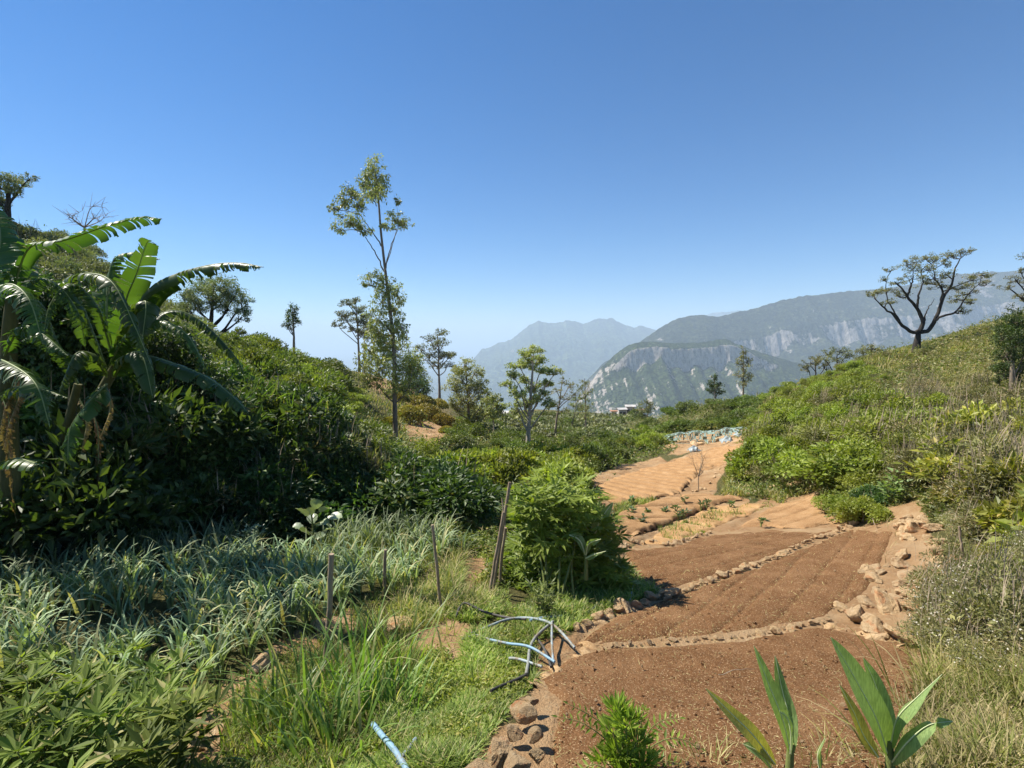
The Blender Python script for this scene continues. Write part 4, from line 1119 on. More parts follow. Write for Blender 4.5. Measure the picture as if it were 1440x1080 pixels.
# hill skyline
tree('hill_tree', 'small tree with two dark leaf tufts alone on the left hill crest', (413,486), (412,434), .16, [(414,433,7,6,.9),(411,443,8,7,.8),(417,450,8,7,.7),(404,447,7,6,.5),(402,455,6,5,.5),(409,460,5,4,.6)], 'deep', 'bark', Y=46, L=.22, dens=2.0, seed=24, twr=.02)
tree('hill_tree', 'broad dark tree with a spreading crown under the ragged banana leaf', (292,466), (300,405), .2, [(285,402,20,12),(310,400,20,12),(268,412,18,12),(330,412,16,12),(298,415,24,12),(345,425,12,12),(275,428,18,10),(320,430,20,12),(262,426,14,10),(340,442,12,8)], 'fartree', 'dbark', Y=30, L=.15, dens=1.6, flat=.5, seed=25, twr=.02)
tree('hill_tree', 'dark tree leaning over the hilltop at the top left corner', (4,315), (14,262), .35, [(8,250,14,7),(28,254,14,5),(42,250,9,4),(2,262,18,9),(20,268,10,7),(-14,258,16,12),(6,280,16,10)], 'fartree', 'dbark', Y=34, L=.17, dens=1.8, seed=26, twr=.02, flat=.3)
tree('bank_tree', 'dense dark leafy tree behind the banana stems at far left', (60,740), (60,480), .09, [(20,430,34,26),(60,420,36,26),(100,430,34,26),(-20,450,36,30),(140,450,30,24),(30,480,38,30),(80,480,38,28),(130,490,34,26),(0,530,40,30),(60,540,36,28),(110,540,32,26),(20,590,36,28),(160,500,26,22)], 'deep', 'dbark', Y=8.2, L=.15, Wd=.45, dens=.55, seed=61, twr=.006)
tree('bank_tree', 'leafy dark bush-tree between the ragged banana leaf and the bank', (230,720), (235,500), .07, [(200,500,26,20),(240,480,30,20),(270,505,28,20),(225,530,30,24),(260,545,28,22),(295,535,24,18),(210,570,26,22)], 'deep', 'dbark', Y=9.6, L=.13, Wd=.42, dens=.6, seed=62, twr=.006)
def bare(name, label, base, tips, Y, rr, seed, bark='twig', cat='bare tree', trunk=None):
    r = np.random.default_rng(seed); b = W(base[0], base[1], Y); o = empty(name, tuple(b), label, cat)
    mb = MB(); f = W(trunk[0], trunk[1], Y) - b
    addtube(mb, curve([[0, 0, -.3], f], 6), np.linspace(rr, rr * .7, 6), 6)
    mb2 = MB()
    for x, y in tips:
        e = W(x, y, Y + r.normal(0, .02 * Y)) - b
        m = f * .5 + e * .5 + r.normal(0, .008 * Y, 3)
        P = curve([f * .9, m, e], 8); addtube(mb2, P, np.linspace(rr * .5, rr * .12, 8), 4)
        for k in range(7):
            s = P[r.integers(3, 8)]; q = s + (e - f) * r.uniform(.12, .35) + r.normal(0, .012 * Y, 3)
            addtube(mb2, curve([s, q], 4), np.linspace(rr * .2, rr * .08, 4), 3)
    mb.build('trunk', [M[bark]], o); mb2.build('branches', [M[bark]], o)
    return o
bare('bare_tree', 'leafless twiggy tree on the skyline behind the big banana leaf', (118,335), [(88,296),(102,300),(116,296),(130,300),(148,292),(152,300),(138,308),(96,308)], 38, .09, 31, trunk=(119,318))
# right: the big dark tree
tree('umbrella_tree', 'large dark-trunked tree with open flat crown on the right ridge', (1289,497), (1296,440), .42,
  [(1235,410,13,4,.95),(1250,407,14,4,.95),(1228,414,8,4,.95),(1262,414,14,4,.95),(1250,425,13,3,.95),(1242,392,7,3,.97),(1254,378,9,3,.97),(1262,396,13,4,.97),
   (1276,371,13,4,.97),(1288,366,14,4,.97),(1302,362,14,4,.97),(1316,364,13,4,.97),(1290,378,14,4,.97),(1328,370,9,4,.97),(1308,376,13,4,.97),
   (1340,358,12,4,.97),(1354,354,12,3,.97),(1364,351,7,3,.97),(1332,362,10,4,.97),(1312,388,16,5,.97),(1328,384,14,4,.97),(1300,398,16,4,.97),(1322,402,14,4,.97),(1282,390,12,4,.97),
   (1352,402,15,5,.95),(1368,392,17,5,.95),(1382,386,12,4,.95),(1388,398,10,4,.95),(1362,412,14,5,.93),(1370,424,13,4,.93),(1346,420,11,4,.93),(1354,436,11,4,.93)],
  'olive', 'dbark', L=.17, dens=1.25, flat=.9, seed=40, twr=.02, limb=.6, wob=.01, trunk=[(1289,490),(1291,472),(1293,462)], Wd=.4, Y=40,
  limbs=[([(1293,466),(1282,467),(1266,454),(1256,442),(1242,432),(1230,420)], .2), ([(1293,466),(1298,452),(1290,434),(1278,420),(1270,408),(1258,396)], .22), ([(1276,418),(1280,404),(1284,392),(1284,378)], .12),
         ([(1290,432),(1292,414),(1298,396),(1296,380)], .12), ([(1293,467),(1306,464),(1316,448),(1322,430),(1328,415),(1338,400),(1342,380),(1350,364)], .22), ([(1324,424),(1325,408),(1316,392),(1312,375)], .12),
         ([(1312,455),(1322,446),(1342,440),(1352,428),(1362,414),(1376,400)], .13), ([(1266,454),(1258,438),(1250,425),(1246,405),(1248,390)], .09), ([(1300,452),(1304,436),(1314,420)], .08)])
tree('ridge_tree', 'dark spreading tree in front of the escarpment on the right ridge', (1178,512), (1178,496), .1, [(1166,496,10,4),(1180,492,12,4),(1194,498,10,4),(1178,502,14,5),(1160,504,8,4)], 'fartree', 'dbark', Y=52, L=.2, dens=1.5, flat=.6, seed=41, twr=.03)
tree('ridge_tree', 'olive rounded bush-tree left of the big dark trunk on the ridge', (1225,508), (1225,488), .1, [(1212,494,10,5),(1228,488,12,5),(1242,494,12,5),(1226,500,16,5)], 'olive', 'dbark', Y=48, L=.2, dens=1.6, flat=.3, seed=42, twr=.03)
tree('ridge_tree', 'low green bush-tree leftmost on the right ridge line', (1148,524), (1148,505), .1, [(1140,508,10,5),(1152,505,10,5),(1160,514,10,5),(1134,516,9,5)], 'olive', 'dbark', Y=52, L=.2, dens=1.6, flat=.3, seed=43, twr=.03)
tree('ridge_tree', 'wispy tree at the right edge with its top against the sky', (1462,450), (1450,355), .2, [(1442,360,10,3),(1456,352,14,4),(1436,380,9,3),(1450,378,14,4),(1428,392,10,4),(1446,398,14,5),(1416,402,9,4),(1438,415,14,5)], 'olive', 'dbark', Y=44, L=.17, dens=1.2, flat=.8, seed=44, twr=.03)
tree('hedge_shrub', 'tall dark green shrub against the right edge of the slope', (1425,545), (1425,460), .09, [(1420,452,14,14),(1435,445,16,14),(1410,470,14,14),(1430,475,18,16),(1416,495,16,14),(1438,500,16,16),(1412,520,14,14),(1432,525,18,14),(1450,480,16,20)], 'deep', 'bark', Y=15, L=.08, dens=2.4, seed=45, twr=.008, cat='shrub')

# clipped tea on the mounds and rows of tea far down the valley
def tea(px, py, rx, rz, seed, Y=None):
    r = np.random.default_rng(seed); g = G(px, py); Yb = g[1]; s = Yb / 720 * rx; mb = MB()
    n = 2600; d = rdir(n, r); d[:, 2] = np.abs(d[:, 2])
    bump = 1 + .1 * fbm(d[:, 0] * 3, d[:, 1] * 3, seed, 2)
    P = d * [s, s * .9, rz * Yb / 720] * bump[:, None] * r.uniform(.9, 1.02, (n, 1))
    addleaves(mb, P, d + rdir(n, r), d + rdir(n, r) * .35, .22, .1, .1, 0, np.clip(r.random(n) * .8 + .2 * (bump - .9) * 5, 0, .999))
    return mb, g
for i, (px, py, rx, rz) in enumerate([(655,604,12,9),(575,592,22,20),(600,590,22,20),(622,598,18,15),(640,600,14,10),(590,572,22,16),(562,565,14,12),(612,576,18,12),(548,600,12,14),(628,612,9,7)]):
    mb, g = tea(px, py, rx, rz, 500 + i)
    tag(mb.build('tea_bush', [M['tea']], loc=tuple(g)), 'rounded golden-green tea bush on the small hill behind the tallest gum', 'tea bush', 'tea bushes on the small hill')
def tea_rows():
    r = np.random.default_rng(9); mb = MB()
    for k in range(26):
        y = 46 * (2.9 ** (k / 25.)) ; 
        pxs = np.arange(655, 880, 3.0)
        x = (pxs - 720) / 720 * y + 0; yy = y * (1 + .05 * np.sin(pxs / 40. + k * .35))
        z = H(x, yy); n = len(x) * 14; i = r.integers(len(x), size=n)
        P = np.stack([x[i] + r.normal(0, .12 * y / 40, n), yy[i] + r.normal(0, .22 * y / 60, n), z[i] + r.random(n) * .9], 1)
        addleaves(mb, P, rdir(n, r), rdir(n, r) * .5 + [0, 0, .8], .45 * (y / 60) ** .7, .3 * (y / 60) ** .7, .1, 0)
    tag(mb.build('tea_rows', [M['fartree']]), 'terraced rows of tea covering the far side of the valley', 'tea rows', kind='stuff')
tea_rows()
# ---------------------------------------------------------------- bananas
def banana_leaf(P3, width, tear, seed, parent, label=None, side_droop=(.5, .5), mat='banana', fold=0.0, n=80, ragged=.25, tstart=0, up=None):
    """P3: midrib points in the plant's space. The blade hangs from the rib in strips; tear = how shredded"""
    r = np.random.default_rng(seed); rib = curve(P3, n); tear = min(1, tear * 1.15 + .3)
    T = unit(np.gradient(rib, axis=0)); Z = np.array([0, 0, 1.]) if up is None else unit(A(up, float))
    mb = MB(); rb = MB()
    t = np.linspace(0, 1, n)
    w = width * np.clip(np.sin(np.clip(t, 0, 1) ** .75 * math.pi) ** .55, .0, 1) * np.where(t < .08, t / .08, 1)
    w[t > .93] *= np.clip((1 - t[t > .93]) / .07, .15, 1)
    for sg, dr in ((1, side_droop[0]), (-1, side_droop[1])):
        i = 0; tear0 = tear
        while i < n - 1:
            tear = tear0 if i / n >= tstart else .05
            k = int(max(1, r.exponential(1.3 if tear > .85 else (2.6 if tear > .5 else (6 if tear > .3 else 14)))))
            j = min(n - 1, i + k)
            a = dr + r.normal(0, .28) * tear + r.random() * tear * .35
            gap = tear * .38
            shrink = 1 - ragged * tear * r.random()
            side0 = unit(np.cross(T[i:j + 1], Z)) * sg
            upv = np.cross(side0, T[i:j + 1]) * sg; upv *= np.sign(upv @ Z)[:, None] + 1e-9
            m = j - i + 1
            wv = w[i:j + 1] * shrink
            rows = [rib[i:j + 1]]
            q = 5
            c = rib[i:j + 1].copy()
            sweep = .35 + r.normal(0, .08) * tear
            for s in range(1, q + 1):
                ang = -.18 + a * (s / q) * 1.5
                d = side0 * math.cos(ang) - upv * math.sin(ang) + T[i:j + 1] * sweep
                c = c + unit(d) * (wv / q)[:, None] + r.normal(0, .0015, 3)
                cc = c.copy()
                if gap and m > 1:
                    mid = cc.mean(0); f = 1 - gap * (s / q) ** 1.2
                    cc = mid + (cc - mid) * f
                # fine pleats between the veins
                cc = cc + upv * (np.sin(np.arange(m) * 2.1)[:, None] * .004)
                rows.append(cc)
            V = np.stack(rows, 1)   # m, q+1, 3
            F = grid_faces(m, q + 1)
            mb.add(V.reshape(-1, 3), F, 0, r.random() * .5 + .25, True)
            i = j
    addtube(rb, rib, np.linspace(.02, .004, n) * (width / .3), 6)
    o = mb.build('leaf', [M[mat]], parent)
    if label: o['label'] = label
    rb.build('midrib', [M['ribb']], o)
    return o

def banana(name, label, base, Y, stems, seed):
    b = W(base[0], base[1], Y); b[2] = float(H(b[0], b[1]))
    o = empty(name, tuple(b), label, 'banana plant')
    for P, r0 in stems:
        mb = MB(); Q = curve([W(x, y, Y) - b if i else np.array([(W(x, y, Y) - b)[0], 0, -.1]) for i, (x, y) in enumerate(P)], 14)
        addtube(mb, Q, r0 * np.linspace(1, .6, 14), 12); mb.build('pseudostem', [M['bstem']], o)
    return o, b
def bl(o, b, pts, width, tear, seed, droop=(.5, .5), **k):
    """leaf from photo points (px, py, Y)"""
    return banana_leaf([W(*p) - b for p in pts], width, tear, seed, o, side_droop=droop, **k)

o, b = banana('banana_plant', 'banana plant with one long glossy leaf arching over the bank at left', (25,790), 6.3, [([(18,790),(14,640),(12,500),(20,400)], .11)], 1)
bl(o, b, [(16,420,6.3),(40,350,6.2),(90,338,6.1),(150,318,6.0),(200,306,5.9),(228,308,5.8)], .20, .3, 2, (.5, 1.0), label='long glossy leaf arching to the right')
bl(o, b, [(14,440,6.3),(4,380,6.2),(-4,330,6.3),(-20,300,6.6)], .2, .35, 3, (.7, .8))
bl(o, b, [(16,430,6.3),(30,370,6.8),(10,340,7.4)], .22, .3, 4, (.4, .6))
bl(o, b, [(10,560,6.2),(20,545,5.7),(60,548,5.5),(95,560,5.4)], .20, .5, 5, (.9, .9))
bl(o, b, [(6,500,6.2),(30,460,5.9),(60,470,5.8),(95,500,5.7)], .20, .6, 6, (1.0, 1.0))
bl(o, b, [(4,660,6.0),(20,645,5.5),(45,650,5.3),(60,656,5.2)], .18, .2, 7, (.7, .7))
bl(o, b, [(18,430,6.2),(50,395,6.2),(80,400,6.3),(110,440,6.4),(120,490,6.5)], .24, .8, 8, (1.0, 1.0))
bl(o, b, [(10,430,6.3),(-30,360,6.0),(-90,350,5.8),(-160,400,5.6)], .26, .5, 9, (.7, .7))
o, b = banana('banana_plant', 'banana plant with a ragged leaf held out to the right against the sky', (100,770), 7.2, [([(92,770),(105,690),(120,600),(165,510)], .10), ([(70,772),(72,690),(95,600),(110,540)], .08)], 2)
bl(o, b, [(165,510,7.2),(190,450,7.1),(215,405,6.9),(250,385,6.8),(300,372,6.6),(340,370,6.5),(371,376,6.4)], .26, .85, 12, (1.35, 1.2), tstart=.38, ragged=.45, label='ragged dark leaf stretched out to the right')
bl(o, b, [(165,500,7.2),(172,460,7.1),(178,420,7.1),(192,385,7.0),(205,345,7.0),(212,338,7.0)], .25, .1, 13, (.1, .9), label='young yellow-green leaf standing upright')
bl(o, b, [(160,520,7.2),(175,480,7.0),(190,440,6.8),(205,425,6.6),(200,480,6.4)], .28, .1, 14, (.9, .9), label='broad translucent leaf hanging in front of the stem')
bl(o, b, [(160,510,7.2),(150,440,7.3),(158,370,7.5),(190,355,7.4),(225,365,7.2)], .24, .9, 15, (1.1, 1.1), ragged=.4)
bl(o, b, [(150,520,7.1),(120,440,6.9),(100,395,6.8),(130,385,6.6),(160,400,6.4),(190,460,6.2),(215,520,6.1)], .24, 1.0, 16, (1.0, 1.0), ragged=.3)
bl(o, b, [(150,520,7.1),(100,500,6.8),(55,470,6.6),(30,480,6.5)], .25, .6, 17, (.8, .8))
bl(o, b, [(165,510,7.2),(200,500,6.9),(240,510,6.7),(290,530,6.5),(330,560,6.4),(350,582,6.3)], .22, .4, 18, (.8, .8))
bl(o, b, [(160,530,7.1),(180,500,6.7),(200,500,6.5),(215,560,6.3)], .26, .1, 19, (1.1, 1.1))
bl(o, b, [(150,540,7.0),(130,560,6.6),(100,600,6.4),(95,650,6.3)], .22, .2, 20, (.9, .9))
bl(o, b, [(150,530,7.1),(130,500,6.7),(105,500,6.4),(80,560,6.3)], .24, .3, 21, (1.0, 1.0))
bl(o, b, [(170,505,7.3),(230,440,8.0),(280,450,8.2),(330,500,8.3),(345,530,8.3)], .2, 1.0, 22, (1.1, 1.1), ragged=.3)
bl(o, b, [(110,540,7.0),(80,480,6.8),(60,430,6.7),(30,420,6.5),(10,450,6.4)], .22, .8, 23, (1.1, 1.1))
bl(o, b, [(150,520,7.0),(180,470,6.7),(220,450,6.6),(262,470,6.5),(290,520,6.4)], .2, .9, 24, (1.2, 1.2), ragged=.4)
bl(o, b, [(160,510,7.1),(140,440,6.8),(120,410,6.7),(95,400,6.5),(70,430,6.3),(60,480,6.2)], .2, .9, 27, (1.1, 1.1))
o, b = banana('banana_plant', 'banana plant mostly beyond the left edge whose stem leans in', (-70,800), 5.8, [([(-70,800),(-60,650),(-30,520),(-20,430)], .12)], 3)
bl(o, b, [(-20,430,5.8),(10,400,5.5),(40,420,5.3),(60,480,5.2)], .25, .5, 31, (.9, .9))
bl(o, b, [(-20,430,5.8),(0,340,6),(-10,280,6.3)], .24, .2, 32, (.5, .5))
bl(o, b, [(-20,450,5.8),(-90,400,5.4),(-200,430,5.0)], .26, .4, 33, (.7, .7))
bl(o, b, [(-25,500,5.7),(10,510,5.2),(50,540,4.9),(70,600,4.8)], .22, .7, 34, (1., 1.))

# dead leaves hanging down the stems
def dead(o, b, px, py, Y, seed):
    r = np.random.default_rng(seed)
    lf = bl(o, b, [(px, py, Y), (px + r.uniform(-14, 14), py + 30, Y - .1), (px + r.uniform(-16, 16), py + 90, Y - .15), (px + r.uniform(-20, 20), py + r.uniform(130, 190), Y - .12)], .1, 1.0, seed, (1.5, 1.5), mat='deadleaf', ragged=.6, label='dead brown leaf hanging on the stem')
M['deadleaf'] = leafmat('dead_banana_leaf', (.12,.08,.04), (.2,.14,.07), (.3,.22,.12), None, tr=.2, rough=.8, spec=.1)
for o_ in [q for q in COL.objects if q.name.startswith('banana_plant')]:
    b_ = np.array(o_.location)
    if o_.name == 'banana_plant': L_ = [(14,500,6.2),(24,520,6.1),(4,560,6.2)]
    elif o_.name.endswith('001'): L_ = [(150,545,7.1),(130,580,7.0),(112,560,7.0)]
    else: L_ = [(-25,520,5.7)]
    for k_, (x_, y_, d_) in enumerate(L_): dead(o_, b_, x_, y_, d_, 60 + k_ + int(abs(b_[0]) * 10))
# ---------------------------------------------------------------- leafy plants standing near
def stalk_leaves(name, label, cat, base, Y, blades_, mat, group=None, stem=None, stemmat='stem'):
    """a plant of a few big sword leaves; each blade = (points, width, material)"""
    b = W(base[0], base[1], Y); o = empty(name, tuple(b), label, cat, group)
    if stem:
        mb = MB(); addtube(mb, curve([W(x, y, Y) - b for x, y in stem], 8), np.linspace(.026, .015, 8) * (1 if Y < 3 else 1.1), 8); mb.build('stem', [M[stemmat]], o)
    for i, bl_ in enumerate(blades_):
        pts, wd, mt = bl_[:3]; yaw = bl_[3] if len(bl_) > 3 else 0
        wd *= 1.25; rib = curve([W(*p) - b for p in pts], 22); T = unit(np.gradient(rib, axis=0))
        t = np.linspace(0, 1, 22); w = wd * np.sin(np.clip(t ** .85, 0, 1) * math.pi) ** .7 * (1 - .25 * t); w[0] = wd * .15; w[-1] = .001
        S = unit(np.cross(T, [math.sin(yaw), -math.cos(yaw), .35])); N = np.cross(S, T)
        V = []
        for s, u in ((-1, .30), (-.5, .1), (0, 0), (.5, .1), (1, .30)):
            V.append(rib + S * (w * s)[:, None] + N * (w * u * (1 + .25 * np.sin(t * 9 + i)))[:, None] )
        V = np.stack(V, 1); mb = MB(); mb.add(V.reshape(-1, 3), grid_faces(22, 5), 0, .5, True)
        lf = mb.build('leaf', [M[mt]], o)
        if mt == 'cannay': lf['label'] = 'withering yellow leaf'
        mb = MB(); addtube(mb, rib - unit(rib + b) * .006 * Y / 2.4, np.linspace(.0045, .001, 22) * Y / 2.4, 5); mb.build('midrib', [M['rib']], lf)
    return o
yb = G(1255,1075)[1]
stalk_leaves('canna_plant', 'broad sword-leaved canna at the bottom right with a leaf leaning right', 'canna plant', (1250,1100), 2.15,
  [([(1248,1060,2.15),(1232,1010,2.12),(1200,950,2.1),(1168,896,2.1)], .058, 'canna', .3), ([(1250,1060,2.15),(1245,1010,2.2),(1230,960,2.22),(1214,925,2.22)], .035, 'canna', -.3),
   ([(1252,1050,2.15),(1262,1010,2.1),(1290,980,2.05),(1325,948,2.02)], .05, 'canna', .9), ([(1252,1075,2.15),(1275,1045,2.05),(1305,1020,2.0),(1340,1014,1.98)], .035, 'canna', 1.2),
   ([(1235,1065,2.18),(1215,1035,2.2),(1200,1000,2.22),(1180,962,2.25)], .028, 'cannay', .2)], 'canna', stem=[(1252,1130),(1252,1080),(1250,1040)])
stalk_leaves('canna_plant', 'narrow canna with a withered yellow leaf leaning left at the bottom', 'canna plant', (1105,1100), 2.25,
  [([(1112,1060,2.25),(1100,1010,2.22),(1080,960,2.22),(1060,908,2.22)], .032, 'canna', .2), ([(1114,1060,2.25),(1110,1010,2.28),(1100,970,2.3),(1090,922,2.3)], .032, 'canna', -.6),
   ([(1090,1075,2.25),(1060,1035,2.2),(1030,1005,2.2),(992,968,2.2)], .032, 'cannay', .2), ([(1085,1080,2.25),(1070,1060,2.22),(1058,1052,2.2),(1045,1046,2.2)], .03, 'canna', 1.0),
   ([(1112,1060,2.2),(1112,1030,2.15),(1106,1008,2.15),(1096,1000,2.12)], .025, 'canna', .9)], 'canna', stem=[(1110,1130),(1110,1090),(1112,1045)])
stalk_leaves('canna_plant', 'small canna shoot between the two larger ones at the bottom', 'canna plant', (1155,1100), 2.2, [([(1153,1085,2.2),(1150,1060,2.2),(1160,1038,2.18)], .028, 'canna', .8)], 'canna')

def cassava():
    g = G(775, 848); r = np.random.default_rng(4); Y = 6.2
    b = np.array([g[0] + .02, g[1], g[2]])
    o = empty('cassava_bush', tuple(b), 'big round bright green bush with finger-like leaves in the middle of the plots', 'bush')
    k = Y / 720; mb = MB(); st = MB()
    cl = [(780,695,46),(750,706,34),(815,705,36),(770,730,52),(748,742,34),(820,740,46),(850,745,26),(790,765,50),(745,775,40),(835,778,34),(855,790,22),(738,818,26),(760,812,34),(732,845,24),(865,815,20),(880,832,16),(845,815,22),(748,842,26),(806,800,30)]
    for x, y, s in cl:
        dy = r.uniform(-.25, .35) if y < 790 else r.uniform(-.3, .1)
        c = W(x, y, Y + dy) - b; R = s * k
        tone = r.random() * .4 + (.35 if y < 740 else 0)  # upper clumps take lighter leaf colour: sunlight painted into the top
        n = int(s * 2.2); d = rdir(n, r); P = c + d * R * (r.random((n, 1)) ** .4)
        ax = unit(d * [1, 1, .3] + rdir(n, r) * .4 + [0, 0, -.15]); nr = d * .6 + [0, 0, .9] + rdir(n, r) * .4
        palmate(mb, P, ax, nr, .185 * r.uniform(.6, 1.25, n), .24, 6, np.clip(tone + r.random(n) * .45, 0, .999))
        f = np.array([r.normal(0, .12), r.normal(0, .12), -.05]); e = c - [0, 0, R * .2]
        addtube(st, curve([f, f * .4 + e * .6 + r.normal(0, .04, 3), e], 7), np.linspace(.018, .007, 7), 5)
    st.build('stems', [M['stem']], o); mb.build('foliage', [M['cassava']], o)
cassava()
def sword(name, label, bx, by, Y, lv, stem=None):
    return stalk_leaves(name, label, 'canna plant', (bx, by), Y, lv, 'canna', stem=stem)
sword('canna_plant', 'grey-green canna leaves rising behind the tied sticks', 742, 740, 6.5,
  [([(735,745,6.5),(728,715,6.45),(727,685,6.4)], .09, 'canna', .4), ([(742,745,6.5),(742,710,6.5),(738,678,6.55)], .09, 'canna', -.5), ([(735,750,6.4),(722,730,6.3),(708,712,6.2)], .07, 'canna', 1.0), ([(745,750,6.4),(740,730,6.3),(728,722,6.2)], .07, 'canna', .2)], [(740,850),(740,800),(740,745)])
sword('canna_plant', 'canna with two pointed leaves on the right shoulder of the round bush', 832, 750, 6.1,
  [([(832,752,6.1),(833,730,6.1),(843,703,6.1)], .05, 'canna', .4), ([(835,755,6.1),(845,730,6.0),(862,706,6.0)], .07, 'canna', .2), ([(828,752,6.1),(823,730,6.1),(822,708,6.1)], .04, 'canna', .8)], [(826,815),(828,780),(832,750)])
sword('canna_plant', 'young canna with a pale stem in the shade under the round bush', 824, 806, 5.7,
  [([(824,780,5.7),(828,765,5.65),(845,758,5.6)], .05, 'canna', .7), ([(823,780,5.7),(815,760,5.7),(800,752,5.7)], .05, 'canna', .7), ([(824,785,5.7),(835,780,5.6),(852,775,5.5)], .04, 'canna', .9)], [(824,815),(824,798),(824,780)])

def broadleaf():
    g = G(440, 775); r = np.random.default_rng(8)
    o = empty('pale_cabbage_plant', tuple(g), 'pale broad-leaved cabbage-like plant rising above the leeks', 'plant'); Y = g[1]
    mb = MB(); sb = MB()
    for x, y, s in [(425,718,.17),(445,706,.16),(460,712,.16),(478,722,.17),(440,728,.16),(458,732,.14),(418,738,.14),(432,748,.15),(450,752,.13),(415,760,.15),(425,770,.12),(470,740,.12),(436,716,.14)]:
        s *= 1.45; c = W(x, y, Y + r.uniform(-.15, .15)) - g
        base = np.array([0, 0, c[2] * .7]); ax = unit(c - base + [0, 0, -.03])
        side = unit(np.cross(ax, [0, 0, 1.]) + r.normal(0, .2, 3)); t = np.linspace(0, 1, 9)
        rib = base + (c - base) * .55 + np.outer(t, ax) * s + np.outer(t ** 2, [0, 0, -s * .25])
        w = s * .42 * np.sin(np.clip(t * .93 + .05, 0, 1) * math.pi) ** .6
        nn = np.cross(side, ax)
        rows = [rib + side * (w * q)[:, None] + nn * (np.abs(q) * w * .3 + .012 * np.sin(t * 22 + q * 5) * abs(q))[:, None] for q in (-1, -.5, 0, .5, 1)]
        mb.add(np.stack(rows, 1).reshape(-1, 3), grid_faces(9, 5), 0, r.random(), True)
        addtube(sb, curve([base, rib[0]], 4), [.006, .005, .005, .004], 5)
    addtube(sb, curve([[0, 0, -.05], [.02, 0, .2], [0, 0, (W(445, 712, Y) - g)[2] * .9]], 8), np.linspace(.016, .01, 8), 6)
    sb.build('stem', [M['stem']], o); mb.build('leaves', [M['pale']], o)
broadleaf()
def herb(name, label, px, py, w, h, n, seed, mat='cassava', L=.07, cat='plant', palm=True, Wd=.22, Y=None, stems=4, group=None):
    """a small leafy plant, its foot at px,py and w by h pixels in size"""
    g = G(px, py) if Y is None else W(px, py, Y)
    k = g[1] / 720; r = np.random.default_rng(seed)
    o = empty(name, tuple(g), label, cat, group); mb = MB(); sb = MB()
    for i in range(stems):
        e = np.array([r.normal(0, w * k * .22), r.normal(0, w * k * .15), h * k * r.uniform(.6, 1)])
        addtube(sb, curve([[0, 0, -.05], e * .5 + r.normal(0, .01, 3), e], 6), np.linspace(.007, .003, 6) * max(1, g[1] / 5), 5)
        m = n // stems; t = r.uniform(.3, 1.05, m); az = r.random(m) * 6.28
        d = np.stack([np.cos(az), np.sin(az), r.uniform(-.1, .9, m)], 1)
        P = t[:, None] * e + d * (w * k * .28 * r.random((m, 1)) ** .7)
        nr = d * .3 + [0, 0, 1.] + rdir(m, r) * .4; ll = L * r.uniform(.6, 1.3, m)
        if palm: palmate(mb, P, d, nr, ll, Wd, 5, r.random(m))
        else: addleaves(mb, P, d, nr, ll, ll * Wd, .2, 0)
    sb.build('stems', [M['stem']], o); mb.build('foliage', [M[mat]], o)
    return o
def compound(mb, sb, b, P, n, L, Wd, r):
    """a leaf with leaflets in pairs along its stalk"""
    rib = curve(P, n + 2) - b; T = unit(np.gradient(rib, axis=0)); addtube(sb, rib, np.linspace(.004, .0015, len(rib)), 4)
    S = unit(np.cross(T, [0, -.6, 1.]))
    for sg in (1, -1):
        ax = S[1:-1] * sg + T[1:-1] * .6; ll = L * (1 - .5 * np.linspace(0, 1, n) ** 2)
        addleaves(mb, rib[1:-1], ax, np.cross(ax, T[1:-1]) * sg + rdir(n, r) * .2, ll, ll * Wd, .12)
    addleaves(mb, rib[-1:], T[-1:], [[0, -.5, 1.]], L * .7, L * .7 * Wd, .12)
def marigold():
    Y = 2.35; b = W(885, 1110, Y); r = np.random.default_rng(6)
    o = empty('marigold_plant', tuple(b), 'bright green feathery-leaved young plant at the bottom centre', 'plant')
    mb = MB(); sb = MB()
    for x, y, s in [(868,1000,26),(880,1020,30),(862,1030,26),(895,1045,30),(870,1060,34),(850,1070,28),(905,1075,30),(885,1085,34),(898,1012,16),(905,1000,10)]:
        c = W(x, y, Y + r.uniform(-.06, .06)) - b; R = s * Y / 720
        n = int(s * 3.4); d = rdir(n, r); d[:, 2] = np.abs(d[:, 2]) * .8
        P = c + d * R * .5 * (r.random((n, 1)) ** .5); ax = d + [0, 0, .5]
        ll = R * .85 * r.uniform(.5, 1.1, n); addleaves(mb, P, ax, rdir(n, r) + [0, -.6, .6], ll, ll * .2, .15, 0, np.clip(.3 + r.random(n) * .7, 0, .999))
        addtube(sb, curve([[0, 0, -.05], c * .5, c], 5), [.006, .005, .004, .003, .003], 5)
    for P in ([(880,1050),(850,1020),(825,1003),(800,990)], [(875,1060),(840,1030),(815,1015),(785,1008)], [(900,1060),(935,1040),(960,1040),(985,1052)], [(900,1080),(930,1070),(955,1075),(975,1085)], [(860,1085),(835,1075),(815,1085),(800,1095)], [(905,1050),(915,1025),(935,1012),(955,1010)]):
        compound(mb, sb, b, [W(x, y, Y + .05) for x, y in P], 8, .055, .3, r)
    sb.build('stems', [M['stem']], o); mb.build('foliage', [M['cassava']], o)
marigold()
herb('leafy_weed', 'pale leafy weed at the lower left of the round bush', 762, 872, 60, 55, 90, 61, 'shrub', .09)
herb('leafy_weed', 'small lit shrub at the foot of the dark bank by the leeks', 357, 768, 36, 34, 130, 62, 'pale', .07, palm=False, Wd=.45)
herb('leafy_weed', 'weed with yellow-green shoots in the dark bank above the leeks', 215, 660, 40, 60, 160, 63, 'lime', .12, palm=False, Wd=.3, Y=8.4)
herb('leafy_weed', 'round-leaved green plant at the foot of the right slope shrubs', 1252, 712, 36, 50, 60, 64, 'canna', .14, palm=False, Wd=.7)
